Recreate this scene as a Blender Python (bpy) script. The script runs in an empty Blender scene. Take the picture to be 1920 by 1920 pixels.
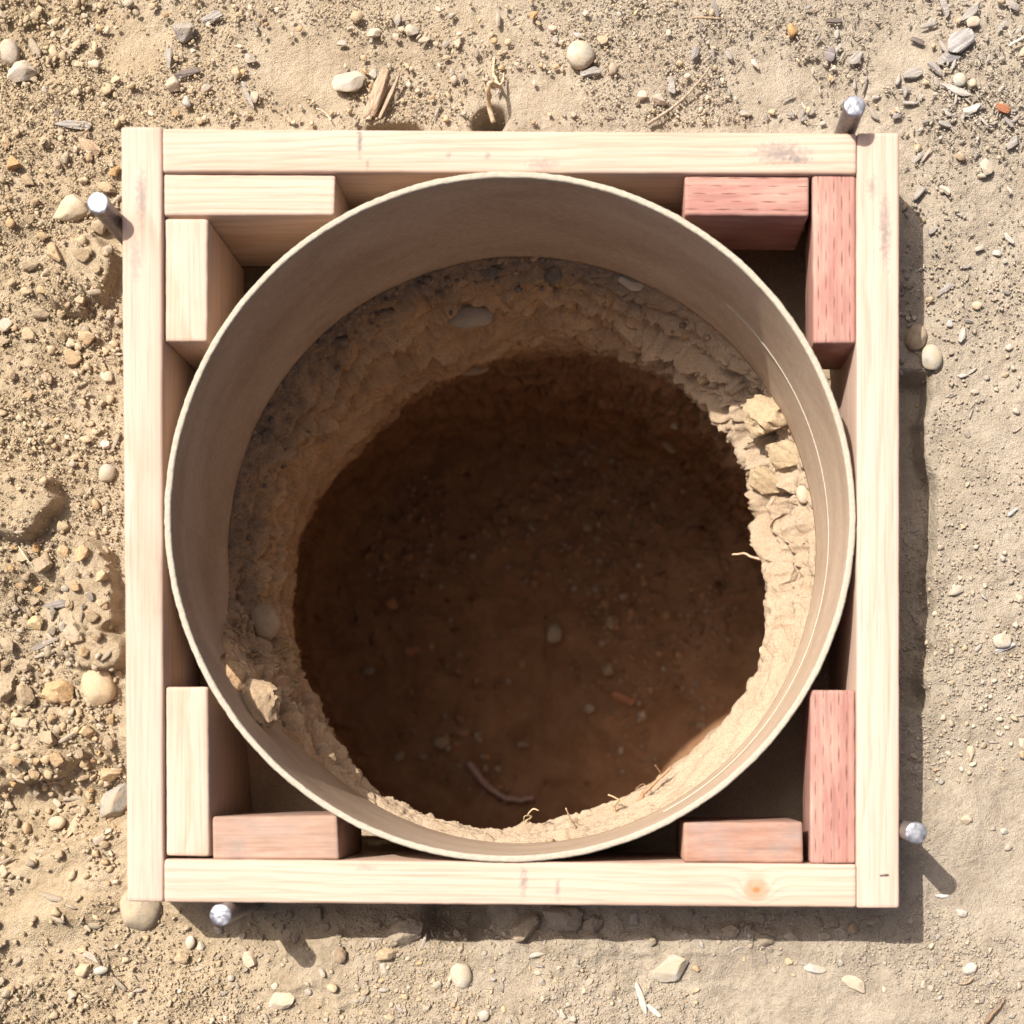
import bpy, bmesh, math
import numpy as np
from mathutils import Vector, Matrix, Quaternion

# ------------------------------------------------------------------ camera, sky, sun, exposure
sc = bpy.context.scene
ZC = 1.338            # camera height above the nominal ground (m)
ZT = 0.088            # top of the timber form above the ground
FPX = 2600.0          # focal length in photograph pixels (1920 wide)
NX, NY = 1120.0, 1430.0   # where the plumb line under the camera falls in the photograph

cam_d = bpy.data.cameras.new("camera")
cam = bpy.data.objects.new("camera", cam_d)
sc.collection.objects.link(cam)
sc.camera = cam
cam.location = (0, 0, ZC)
cam_d.sensor_width = 36.0
cam_d.lens = 36.0 * FPX / 1920.0
cam_d.shift_x = (960 - NX) / 1920.0
cam_d.shift_y = (NY - 960) / 1920.0
cam_d.clip_start = 0.02
cam_d.clip_end = 500.0
cam_d.dof.use_dof = True
cam_d.dof.focus_distance = 1.39
cam_d.dof.aperture_fstop = 4.0

SUN_TRAVEL = Vector((0.49, -0.49, -1.0)).normalized()
SUN_EL = math.asin(-SUN_TRAVEL.z)
world = bpy.data.worlds.new("World")
sc.world = world
world.use_nodes = True
wn = world.node_tree.nodes
wn.clear()
sky = wn.new("ShaderNodeTexSky")
sky.sky_type = 'NISHITA'
sky.sun_disc = False
sky.sun_elevation = SUN_EL
sky.sun_rotation = math.atan2(-SUN_TRAVEL.x, -SUN_TRAVEL.y)
sky.air_density = 0.2
sky.dust_density = 5.0
sky.ozone_density = 0.4
bg = wn.new("ShaderNodeBackground")
bg.inputs["Strength"].default_value = 0.145
wo = wn.new("ShaderNodeOutputWorld")
world.node_tree.links.new(sky.outputs[0], bg.inputs[0])
world.node_tree.links.new(bg.outputs[0], wo.inputs[0])

sun_d = bpy.data.lights.new("sun", 'SUN')
sun_d.energy = 5.0
sun_d.angle = math.radians(0.53)
sun_d.color = (1.0, 0.94, 0.85)
sun = bpy.data.objects.new("sun", sun_d)
sun.rotation_euler = SUN_TRAVEL.to_track_quat('-Z', 'Y').to_euler()
sun.location = (-2, 2, 4)
sc.collection.objects.link(sun)

sc.view_settings.view_transform = 'Standard'
sc.view_settings.look = 'None'
sc.view_settings.gamma = 1.0
sc.view_settings.use_curve_mapping = False
sc.view_settings.exposure = 0.48
sc.cycles.max_bounces = 7
sc.cycles.diffuse_bounces = 4
sc.cycles.glossy_bounces = 2
sc.cycles.transmission_bounces = 0
sc.cycles.volume_bounces = 0
sc.cycles.caustics_reflective = False

# ------------------------------------------------------------------ helpers
COL = sc.collection
rng = np.random.default_rng(7)
GPX = FPX / ZC        # photograph pixels per metre on the ground


def W(px, py, z):
    """real-world point, measured off the photograph, at height z"""
    d = (ZC - z) / FPX
    return Vector(((px - NX) * d, (NY - py) * d, z))


def _hash(ix, iy, iz, seed):
    h = (ix.astype(np.int64) * 374761393 + iy.astype(np.int64) * 668265263 + iz.astype(np.int64) * 2147483647 + seed * 1274126177) & 0xFFFFFFFF
    h = ((h ^ (h >> 13)) * 1274126177) & 0xFFFFFFFF
    h = ((h ^ (h >> 16)) * 2246822519) & 0xFFFFFFFF
    return ((h ^ (h >> 15)) & 0xFFFFFF).astype(np.float64) / 0xFFFFFF


def vnoise(x, y, z, seed=0):
    """value noise in -1..1"""
    ix, iy, iz = np.floor(x), np.floor(y), np.floor(z)
    fx, fy, fz = x - ix, y - iy, z - iz
    u, v, w = (f * f * f * (f * (f * 6 - 15) + 10) for f in (fx, fy, fz))
    def c(a, b, d):
        return _hash(ix + a, iy + b, iz + d, seed)
    x00 = c(0, 0, 0) * (1 - u) + c(1, 0, 0) * u
    x10 = c(0, 1, 0) * (1 - u) + c(1, 1, 0) * u
    x01 = c(0, 0, 1) * (1 - u) + c(1, 0, 1) * u
    x11 = c(0, 1, 1) * (1 - u) + c(1, 1, 1) * u
    return ((x00 * (1 - v) + x10 * v) * (1 - w) + (x01 * (1 - v) + x11 * v) * w) * 2 - 1


def fbm(x, y, z, scale, octaves=4, seed=0, gain=0.5, ridged=False):
    x, y, z = np.broadcast_arrays(np.asarray(x, float), np.asarray(y, float), np.asarray(z, float))
    t = np.zeros(x.shape)
    a, tot = 1.0, 0.0
    s = scale
    for o in range(octaves):
        n = vnoise(x * s + 31.7 * o, y * s - 17.3 * o, z * s + 5.1 * o, seed + o)
        if ridged:
            n = 1 - 2 * np.abs(n)
        t += n * a
        tot += a
        a *= gain
        s *= 2.03
    return t / tot


def sstep(a, b, x):
    t = np.clip((x - a) / (b - a), 0, 1)
    return t * t * (3 - 2 * t)


def link_mesh(name, me, mat=None, parent=None, smooth=True):
    o = bpy.data.objects.new(name, me)
    COL.objects.link(o)
    if mat is not None and len(me.materials) == 0:
        me.materials.append(mat)
    if smooth:
        me.polygons.foreach_set("use_smooth", np.ones(len(me.polygons), bool))
    if parent:
        o.parent = parent
    return o


def mesh_np(name, verts, faces):
    """fast mesh from an (n,3) array and an (m,k) array of equal-sided faces"""
    me = bpy.data.meshes.new(name)
    verts = np.asarray(verts, np.float32)
    faces = np.asarray(faces, np.int32)
    m, k = faces.shape
    me.vertices.add(len(verts))
    me.vertices.foreach_set("co", verts.ravel())
    me.loops.add(m * k)
    me.loops.foreach_set("vertex_index", faces.ravel())
    me.polygons.add(m)
    me.polygons.foreach_set("loop_start", np.arange(0, m * k, k, dtype=np.int32))
    me.polygons.foreach_set("loop_total", np.full(m, k, np.int32))
    me.update()
    me.validate()
    return me


def tag(o, label, cat, group=None, kind=None):
    if label: o["label"] = label
    if cat: o["category"] = cat
    if group: o["group"] = group
    if kind: o["kind"] = kind
    return o


def empty(name, loc=(0, 0, 0), rz=0.0):
    o = bpy.data.objects.new(name, None)
    COL.objects.link(o)
    o.location = loc
    o.rotation_euler = (0, 0, rz)
    o.empty_display_size = 0.02
    return o


class NT:
    """a small node-tree writer"""
    def __init__(self, name):
        self.mat = bpy.data.materials.new(name)
        self.mat.use_nodes = True
        self.t = self.mat.node_tree
        self.t.nodes.clear()
        self.out = self.t.nodes.new("ShaderNodeOutputMaterial")
        self.bsdf = self.t.nodes.new("ShaderNodeBsdfPrincipled")
        self.t.links.new(self.bsdf.outputs[0], self.out.inputs[0])

    def put(self, sock, v):
        if v is None: return
        if isinstance(v, bpy.types.NodeSocket):
            self.t.links.new(v, sock)
        else:
            if isinstance(v, (tuple, list)) and len(v) == 3 and len(sock.default_value) == 4:
                v = (*v, 1.0)
            sock.default_value = v

    def m(self, op, a, b=None, c=None, clamp=False):
        n = self.t.nodes.new("ShaderNodeMath")
        n.operation = op
        n.use_clamp = clamp
        for i, v in enumerate((a, b, c)):
            self.put(n.inputs[i], v)
        return n.outputs[0]

    def vm(self, op, a, b=None):
        n = self.t.nodes.new("ShaderNodeVectorMath")
        n.operation = op
        self.put(n.inputs[0], a)
        if b is not None: self.put(n.inputs[1], b)
        return n.outputs["Value"] if op in ('LENGTH', 'DISTANCE', 'DOT_PRODUCT') else n.outputs[0]

    def coord(self, which="Object"):
        return self.t.nodes.new("ShaderNodeTexCoord").outputs[which]

    def sep(self, v):
        n = self.t.nodes.new("ShaderNodeSeparateXYZ")
        self.put(n.inputs[0], v)
        return n.outputs[0], n.outputs[1], n.outputs[2]

    def comb(self, x, y, z):
        n = self.t.nodes.new("ShaderNodeCombineXYZ")
        for i, v in enumerate((x, y, z)): self.put(n.inputs[i], v)
        return n.outputs[0]

    def noise(self, vec, scale, detail=4.0, rough=0.5, dist=0.0, color=False):
        n = self.t.nodes.new("ShaderNodeTexNoise")
        self.put(n.inputs["Vector"], vec)
        n.inputs["Scale"].default_value = scale
        n.inputs["Detail"].default_value = detail
        n.inputs["Roughness"].default_value = rough
        n.inputs["Distortion"].default_value = dist
        return n.outputs["Color" if color else "Fac"]

    def voronoi(self, vec, scale, feature='F1', out="Distance", rand=1.0):
        n = self.t.nodes.new("ShaderNodeTexVoronoi")
        n.feature = feature
        self.put(n.inputs["Vector"], vec)
        n.inputs["Scale"].default_value = scale
        n.inputs["Randomness"].default_value = rand
        return n.outputs[out]

    def ramp(self, fac, stops):
        n = self.t.nodes.new("ShaderNodeValToRGB")
        self.put(n.inputs[0], fac)
        e = n.color_ramp.elements
        while len(e) < len(stops): e.new(0.5)
        for el, (p, c) in zip(e, stops):
            el.position = p
            el.color = (c, c, c, 1) if isinstance(c, (int, float)) else (*c, 1)
        return n.outputs[0]

    def mix(self, fac, a, b, mode='MIX'):
        n = self.t.nodes.new("ShaderNodeMix")
        n.data_type = 'RGBA'
        n.blend_type = mode
        self.put(n.inputs[0], fac)
        self.put(n.inputs[6], a)
        self.put(n.inputs[7], b)
        return n.outputs[2]

    def bump(self, h, strength=0.5, dist=0.001, normal=None):
        n = self.t.nodes.new("ShaderNodeBump")
        n.inputs["Strength"].default_value = strength
        n.inputs["Distance"].default_value = dist
        self.put(n.inputs["Height"], h)
        if normal is not None: self.put(n.inputs["Normal"], normal)
        return n.outputs[0]

    def attr(self, name):
        n = self.t.nodes.new("ShaderNodeAttribute")
        n.attribute_name = name
        return n.outputs["Color"]

    def done(self, color, rough=0.9, normal=None, metallic=0.0, spec=0.25):
        b = self.bsdf
        self.put(b.inputs["Base Color"], color)
        self.put(b.inputs["Roughness"], rough)
        b.inputs["Metallic"].default_value = metallic
        b.inputs["Specular IOR Level"].default_value = spec
        if normal is not None: self.put(b.inputs["Normal"], normal)
        return self.mat


# ------------------------------------------------------------------ materials
def soil_material():
    n = NT("dry_soil")
    g = n.coord("Object")
    x, y, z = n.sep(g)
    big = n.noise(g, 3.2, 3, 0.6)
    mid = n.noise(g, 24.0, 5, 0.68)
    fine = n.noise(g, 210.0, 3, 0.7)
    grit = n.noise(g, 700.0, 2, 0.7)
    # freshly dug ochre soil to the left of the form, trodden grey dust to the right
    side = n.m('ADD', n.m('MULTIPLY', x, 1.5), n.m('MULTIPLY', n.m('SUBTRACT', big, 0.5), 1.6))
    side = n.m('ADD', side, 0.88, clamp=True)
    ochre = n.ramp(mid, [(0.25, (0.29, 0.215, 0.13)), (0.5, (0.37, 0.29, 0.19)), (0.78, (0.42, 0.34, 0.24))])
    dust = n.ramp(mid, [(0.25, (0.265, 0.22, 0.165)), (0.5, (0.345, 0.292, 0.225)), (0.78, (0.405, 0.353, 0.28))])
    c = n.mix(side, ochre, dust)
    speck = n.ramp(n.m('ADD', n.m('MULTIPLY', grit, 0.6), n.m('MULTIPLY', fine, 0.4)), [(0.30, 0.70), (0.46, 0.98), (0.66, 1.12)])
    c = n.mix(1.0, c, speck, 'MULTIPLY')
    h = n.m('ADD', n.m('MULTIPLY', fine, 1.2), n.m('MULTIPLY', grit, 0.8))
    nb = n.bump(h, 0.85, 0.0027)
    return n.done(c, 0.95, nb, spec=0.12)


def pit_material():
    n = NT("dug_earth")
    g = n.coord("Object")
    x, y, z = n.sep(g)
    st = n.comb(x, y, n.m('MULTIPLY', z, 3.0))
    mid = n.noise(st, 16.0, 4, 0.65, 0.6)
    fine = n.noise(g, 150.0, 4, 0.7)
    grit = n.noise(g, 560.0, 2, 0.7)
    c = n.ramp(mid, [(0.25, (0.325, 0.24, 0.16)), (0.5, (0.37, 0.285, 0.20)), (0.75, (0.41, 0.325, 0.235))])
    shade_side = n.m('ADD', n.m('MULTIPLY', n.m('SUBTRACT', y, 0.2212), 2.2), n.m('MULTIPLY', n.m('SUBTRACT', x, -0.0786), -2.6))  # shaded far and left walls painted a warmer brown, sunlit right side left pale
    shade_side = n.m('ADD', shade_side, n.m('ADD', 0.30, n.m('MULTIPLY', n.m('SUBTRACT', mid, 0.5), 0.8)), clamp=True)
    warm_shade = n.ramp(mid, [(0.25, (0.44, 0.265, 0.135)), (0.5, (0.53, 0.345, 0.19)), (0.75, (0.57, 0.40, 0.24))])
    c = n.mix(shade_side, c, warm_shade)
    # a patchy dark humus layer under the far and left sides
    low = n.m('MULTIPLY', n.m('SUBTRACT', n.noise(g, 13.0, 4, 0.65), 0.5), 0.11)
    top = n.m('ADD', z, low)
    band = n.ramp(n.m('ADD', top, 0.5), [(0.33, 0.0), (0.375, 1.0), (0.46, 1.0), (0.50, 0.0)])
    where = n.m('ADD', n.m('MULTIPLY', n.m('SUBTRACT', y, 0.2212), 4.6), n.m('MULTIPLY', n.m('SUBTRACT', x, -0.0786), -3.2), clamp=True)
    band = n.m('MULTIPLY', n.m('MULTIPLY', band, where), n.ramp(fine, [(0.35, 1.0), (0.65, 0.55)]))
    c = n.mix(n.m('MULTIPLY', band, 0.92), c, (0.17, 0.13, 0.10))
    deep_shade = n.ramp(n.m('MULTIPLY', top, -1.0), [(0.20, 0.0), (0.37, 1.0)])  # shade deep in the hole painted in as a darker red-brown
    deep_shade_col = n.ramp(mid, [(0.3, (0.20, 0.105, 0.055)), (0.7, (0.33, 0.19, 0.105))])
    c = n.mix(deep_shade, c, deep_shade_col)
    c = n.mix(1.0, c, n.ramp(grit, [(0.3, 0.75), (0.5, 1.0), (0.7, 1.12)]), 'MULTIPLY')
    h = n.m('ADD', n.m('MULTIPLY', fine, 1.4), n.m('MULTIPLY', grit, 0.5))
    nb = n.bump(h, 0.6, 0.0028)
    return n.done(c, 0.95, nb, spec=0.12)


def grit_material():
    n = NT("loose_grit")
    c = n.attr("Col")
    g = n.coord("Object")
    f = n.noise(g, 700.0, 3, 0.7)
    c = n.mix(1.0, c, n.ramp(f, [(0.3, 0.72), (0.5, 1.0), (0.7, 1.18)]), 'MULTIPLY')
    return n.done(c, 0.92, n.bump(f, 0.5, 0.0012), spec=0.15)


def object_colour(n):
    o = n.t.nodes.new("ShaderNodeObjectInfo")
    return o.outputs["Color"], o.outputs["Random"]


def stone_material():
    n = NT("river_stone")
    col, rnd = object_colour(n)
    g = n.coord("Object")
    gw = n.vm('ADD', g, n.comb(n.m('MULTIPLY', rnd, 9.0), rnd, 0.0))
    f = n.noise(gw, 420.0, 4, 0.7)
    m = n.noise(gw, 75.0, 4, 0.6)
    c = n.mix(1.0, col, n.ramp(f, [(0.3, 0.72), (0.5, 1.0), (0.72, 1.2)]), 'MULTIPLY')
    dust = n.ramp(m, [(0.38, 0.05), (0.62, 0.75)])
    c = n.mix(dust, c, (0.42, 0.335, 0.225))
    return n.done(c, 0.8, n.bump(n.m('ADD', f, n.m('MULTIPLY', m, 1.5)), 0.45, 0.0012), spec=0.25)


def clod_material():
    n = NT("soil_clod")
    col, rnd = object_colour(n)
    g = n.coord("Object")
    gw = n.vm('ADD', g, n.comb(n.m('MULTIPLY', rnd, 9.0), rnd, 0.0))
    f = n.noise(gw, 260.0, 5, 0.75)
    m = n.noise(gw, 60.0, 4, 0.6)
    c = n.mix(1.0, col, n.ramp(f, [(0.3, 0.6), (0.5, 1.0), (0.7, 1.2)]), 'MULTIPLY')
    c = n.mix(n.ramp(m, [(0.4, 0.0), (0.7, 0.5)]), c, (0.40, 0.31, 0.205))
    return n.done(c, 0.95, n.bump(n.m('ADD', f, m), 0.8, 0.0022), spec=0.1)


def chip_material():
    n = NT("weathered_wood_chip")
    col, rnd = object_colour(n)
    x, y, z = n.sep(n.coord("Object"))
    v = n.comb(n.m('MULTIPLY', x, 45.0), n.m('ADD', n.m('MULTIPLY', y, 900.0), n.m('MULTIPLY', rnd, 50.0)), n.m('MULTIPLY', z, 900.0))
    f = n.noise(v, 1.0, 3, 0.6)
    c = n.mix(1.0, col, n.ramp(f, [(0.3, 0.5), (0.5, 1.0), (0.72, 1.35)]), 'MULTIPLY')
    return n.done(c, 0.9, n.bump(f, 0.7, 0.0012), spec=0.15)


def root_material():
    n = NT("dry_root")
    col, rnd = object_colour(n)
    f = n.noise(n.coord("Object"), 300.0, 4, 0.7)
    c = n.mix(1.0, col, n.ramp(f, [(0.3, 0.55), (0.5, 1.0), (0.7, 1.3)]), 'MULTIPLY')
    return n.done(c, 0.9, n.bump(f, 0.6, 0.001), spec=0.15)


def timber_material(name, seed, pale, late, pith=(0.05, -0.07), ring=0.0055, knots=(), marks=(), stain=None, incised=False, grey=0.0, length_stretch=0.35):
    """sawn softwood: growth rings about a pith axis along local X, fibres, knots, smudges"""
    n = NT(name)
    p = n.coord("Object")
    x, y, z = n.sep(p)
    off = seed * 3.713
    warp = n.noise(n.comb(n.m('MULTIPLY', x, 4.0), n.m('ADD', n.m('MULTIPLY', y, 9.0), off), n.m('MULTIPLY', z, 9.0)), 1.0, 2, 0.5)
    dy = n.m('SUBTRACT', y, pith[0])
    dz = n.m('SUBTRACT', z, pith[1])
    r = n.m('SQRT', n.m('ADD', n.m('MULTIPLY', dy, dy), n.m('MULTIPLY', dz, dz)))
    r = n.m('ADD', r, n.m('MULTIPLY', warp, 0.022))
    r = n.m('ADD', r, n.m('MULTIPLY', x, length_stretch * 0.03))
    kmask = None
    for (kx, ky, kr) in knots:
        ex = n.m('MULTIPLY', n.m('SUBTRACT', x, kx), 0.85)
        ey = n.m('SUBTRACT', y, ky)
        d = n.m('SQRT', n.m('ADD', n.m('MULTIPLY', ex, ex), n.m('MULTIPLY', ey, ey)))
        g = n.m('POWER', 2.718, n.m('MULTIPLY', n.m('MULTIPLY', d, d), -1.0 / (kr * kr * 2.2)))
        r = n.m('ADD', r, n.m('MULTIPLY', g, 0.02))
        k = n.m('MULTIPLY', g, 1.0)
        kmask = k if kmask is None else n.m('MAXIMUM', kmask, k)
    ph = n.m('FRACT', n.m('DIVIDE', r, ring))
    ringv = n.ramp(ph, [(0.0, 0.0), (0.55, 0.25), (0.86, 1.0), (0.93, 0.75), (1.0, 0.0)])
    fib = n.noise(n.comb(n.m('MULTIPLY', x, 9.0), n.m('ADD', n.m('MULTIPLY', y, 420.0), off), n.m('MULTIPLY', z, 420.0)), 1.0, 4, 0.65)
    broad = n.noise(n.comb(n.m('MULTIPLY', x, 3.0), n.m('ADD', n.m('MULTIPLY', y, 45.0), off), n.m('MULTIPLY', z, 45.0)), 1.0, 3, 0.6)
    c = n.mix(n.m('MULTIPLY', ringv, 0.66), pale, late)
    c = n.mix(n.ramp(broad, [(0.48, 0.0), (0.72, 0.5)]), c, late)
    c = n.mix(1.0, c, n.ramp(fib, [(0.25, 0.72), (0.5, 1.0), (0.75, 1.1)]), 'MULTIPLY')
    po = n.vm('ADD', p, (off, off * 0.37, 0.0))
    if kmask is not None:
        c = n.mix(n.ramp(kmask, [(0.45, 0.0), (0.62, 0.35), (0.93, 0.55), (0.985, 0.95)]), c, (0.33, 0.15, 0.055))
    if stain is not None:
        worn = n.ramp(n.noise(n.comb(n.m('MULTIPLY', x, 14.0), n.m('ADD', n.m('MULTIPLY', y, 55.0), off), n.m('MULTIPLY', z, 55.0)), 1.0, 4, 0.65), [(0.40, 1.0), (0.70, 0.35)])
        sc_ = n.mix(n.m('MULTIPLY', ringv, 0.3), stain[0], stain[1])
        sc_ = n.mix(1.0, sc_, n.ramp(fib, [(0.25, 0.75), (0.5, 1.0), (0.75, 1.12)]), 'MULTIPLY')
        c = n.mix(worn, c, sc_)
    if grey > 0:
        gm = n.ramp(n.noise(po, 26.0, 4, 0.65), [(0.46, 0.0), (0.68, grey)])
        c = n.mix(gm, c, (0.22, 0.19, 0.175))
    # faint handling dirt
    dirt = n.ramp(n.noise(n.comb(n.m('MULTIPLY', x, 18.0), n.m('ADD', n.m('MULTIPLY', y, 60.0), off * 1.7), n.m('MULTIPLY', z, 60.0)), 1.0, 5, 0.75), [(0.58, 0.0), (0.80, 0.34)])
    c = n.mix(dirt, c, (0.28, 0.23, 0.19))
    for (mx, my, rx, ry, st) in marks:      # pencil lines, boot scuffs and bruises
        ex = n.m('DIVIDE', n.m('SUBTRACT', x, mx), rx)
        ey = n.m('DIVIDE', n.m('SUBTRACT', y, my), ry)
        d = n.m('SQRT', n.m('ADD', n.m('MULTIPLY', ex, ex), n.m('MULTIPLY', ey, ey)))
        d = n.m('ADD', d, n.m('MULTIPLY', n.m('SUBTRACT', n.noise(po, 230.0, 4, 0.7), 0.5), 2.6))
        c = n.mix(n.ramp(d, [(0.2, min(1.0, st * 1.15)), (1.05, 0.0)]), c, (0.16, 0.15, 0.145))
    h = n.m('ADD', n.m('MULTIPLY', fib, 1.0), n.m('MULTIPLY', ringv, -0.35))
    if incised:
        wob = n.m('MULTIPLY', n.m('SUBTRACT', n.noise(po, 60.0, 2, 0.5), 0.5), 0.0012)
        yy = n.m('ADD', y, wob)
        rowf = n.m('DIVIDE', n.m('ADD', yy, 0.1 + 0.0013 * (seed % 4)), 0.0071)
        row = n.m('FLOOR', rowf)
        dyr = n.m('ABSOLUTE', n.m('SUBTRACT', n.m('FRACT', rowf), 0.5))
        shift = n.m('MULTIPLY', n.m('FRACT', n.m('MULTIPLY', row, 0.377)), 0.026)
        xq = n.m('DIVIDE', n.m('ADD', n.m('ADD', x, 2.0 + off), shift), 0.026)
        xf = n.m('FRACT', xq)
        wnode = n.t.nodes.new("ShaderNodeTexWhiteNoise")
        wnode.noise_dimensions = '3D'
        n.put(wnode.inputs["Vector"], n.comb(row, n.m('FLOOR', xq), off))
        rv = wnode.outputs["Value"]
        dxr = n.m('ABSOLUTE', n.m('SUBTRACT', xf, n.m('ADD', 0.42, n.m('MULTIPLY', rv, 0.16))))
        tail = n.m('SUBTRACT', 1.0, n.m('MULTIPLY', dxr, 2.4))
        wid = n.m('MULTIPLY', tail, n.m('ADD', 0.045, n.m('MULTIPLY', rv, 0.055)))
        slot = n.m('MULTIPLY', n.m('LESS_THAN', dyr, wid), n.m('LESS_THAN', dxr, n.m('ADD', 0.17, n.m('MULTIPLY', rv, 0.13))))
        slot = n.m('MULTIPLY', slot, n.m('ADD', 0.45, n.m('MULTIPLY', n.noise(po, 35.0, 2, 0.5), 0.9), clamp=True))
        nz = n.sep(n.coord("Normal"))[2]
        slot = n.m('MULTIPLY', slot, n.m('GREATER_THAN', nz, 0.6))
        c = n.mix(n.m('MULTIPLY', slot, 0.8), c, (0.11, 0.033, 0.025))
        h = n.m('SUBTRACT', h, n.m('MULTIPLY', slot, 2.0))
    nb = n.bump(h, 0.35, 0.0006)
    return n.done(c, 0.72, nb, spec=0.22)


def tube_material():
    n = NT("kraft_cardboard")
    g = n.coord("Object")
    x, y, z = n.sep(g)
    ang = n.m('ARCTAN2', y, x)
    u = n.m('MULTIPLY', ang, 0.305)
    fib = n.noise(n.comb(n.m('MULTIPLY', u, 130.0), n.m('MULTIPLY', z, 700.0), 0.0), 1.0, 4, 0.7)
    blot = n.noise(n.comb(n.m('MULTIPLY', u, 6.0), n.m('MULTIPLY', z, 16.0), 2.0), 1.0, 5, 0.65, 0.4)
    scuff = n.noise(n.comb(n.m('MULTIPLY', u, 16.0), n.m('MULTIPLY', z, 60.0), 9.0), 1.0, 4, 0.7, 1.0)
    c = n.ramp(blot, [(0.32, (0.375, 0.275, 0.19)), (0.52, (0.455, 0.345, 0.25)), (0.72, (0.52, 0.41, 0.305))])
    c = n.mix(1.0, c, n.ramp(fib, [(0.28, 0.72), (0.5, 1.0), (0.72, 1.28)]), 'MULTIPLY')
    c = n.mix(n.ramp(scuff, [(0.60, 0.0), (0.78, 0.35)]), c, (0.50, 0.42, 0.33))
    soil = n.ramp(n.m('ADD', n.m('MULTIPLY', z, 9.0), n.m('MULTIPLY', n.noise(g, 17.0, 5, 0.7), 1.5)), [(0.62, 0.55), (0.95, 0.0)])
    c = n.mix(soil, c, (0.33, 0.235, 0.15))
    return n.done(c, 0.62, n.bump(fib, 0.3, 0.0006), spec=0.35)


def rim_material():
    n = NT("cut_cardboard_edge")
    g = n.coord("Object")
    f = n.noise(g, 300.0, 5, 0.75)
    m = n.noise(g, 30.0, 4, 0.6)
    c = n.ramp(f, [(0.25, (0.33, 0.285, 0.22)), (0.5, (0.395, 0.35, 0.28)), (0.75, (0.45, 0.405, 0.33))])
    c = n.mix(n.ramp(m, [(0.55, 0.0), (0.75, 0.4)]), c, (0.36, 0.30, 0.23))
    return n.done(c, 0.95, n.bump(f, 0.5, 0.0008), spec=0.1)


def steel_material(name, bright):
    n = NT(name)
    g = n.coord("Object")
    f = n.noise(g, 260.0, 4, 0.65)
    m = n.noise(g, 95.0, 3, 0.55)
    if bright:
        c = n.ramp(m, [(0.35, (0.16, 0.155, 0.19)), (0.5, (0.36, 0.37, 0.41)), (0.62, (0.58, 0.60, 0.63))])
        return n.done(c, 0.38, n.bump(n.m('ADD', m, n.m('MULTIPLY', f, 0.3)), 0.35, 0.0008), 0.75, 0.5)
    c = n.ramp(f, [(0.3, (0.12, 0.105, 0.10)), (0.55, (0.21, 0.19, 0.185)), (0.75, (0.31, 0.27, 0.25))])
    return n.done(c, 0.5, n.bump(f, 0.3, 0.0006), 0.6, 0.5)


M_SOIL = soil_material()
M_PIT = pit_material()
M_GRIT = grit_material()
M_STONE = stone_material()
M_CLOD = clod_material()
M_CHIP = chip_material()
M_ROOT = root_material()
M_TUBE = tube_material()
M_RIM = rim_material()
M_STEEL = steel_material("stake_steel", False)
M_HEAD = steel_material("hammered_steel", True)

# ------------------------------------------------------------------ ground
CX, CY = (956.5 - NX) / 2080.0, (NY - 970.0) / 2080.0     # axis of the tube


def plateau(px, py, cx, cy, rx, ry, rot, h, edge, wob=0.25, seed=0, wscale=0.02):
    c, s = math.cos(math.radians(rot)), math.sin(math.radians(rot))
    dx, dy = px - cx, py - cy
    u = (dx * c + dy * s) / rx
    v = (-dx * s + dy * c) / ry
    d = np.sqrt(u * u + v * v)
    near = d < 2.2
    out = np.zeros(px.shape)
    if near.any():
        dn = d[near] + wob * fbm(px[near], py[near], 0.0, wscale, 4, seed)
        out[near] = h * sstep(1.0, 1.0 - edge, dn)
    return out


def smooth_zone(px, py):
    """trodden or dust-covered patches without loose grit"""
    z = np.zeros(px.shape)
    for (cx, cy, rx, ry) in ((130, 1720, 250, 120), (110, 345, 90, 60), (1850, 1600, 110, 200), (1860, 880, 90, 110), (560, 110, 110, 80), (250, 90, 60, 70),
                             (1010, 190, 80, 50), (1450, 150, 80, 60), (950, 1830, 70, 40), (1500, 1860, 200, 60), (40, 930, 90, 55), (170, 1110, 60, 90), (170, 480, 70, 60), (1700, 90, 50, 40)):
        z = np.maximum(z, np.exp(-(((px - cx) / rx) ** 2 + ((py - cy) / ry) ** 2) ** 2))
    return z


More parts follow.
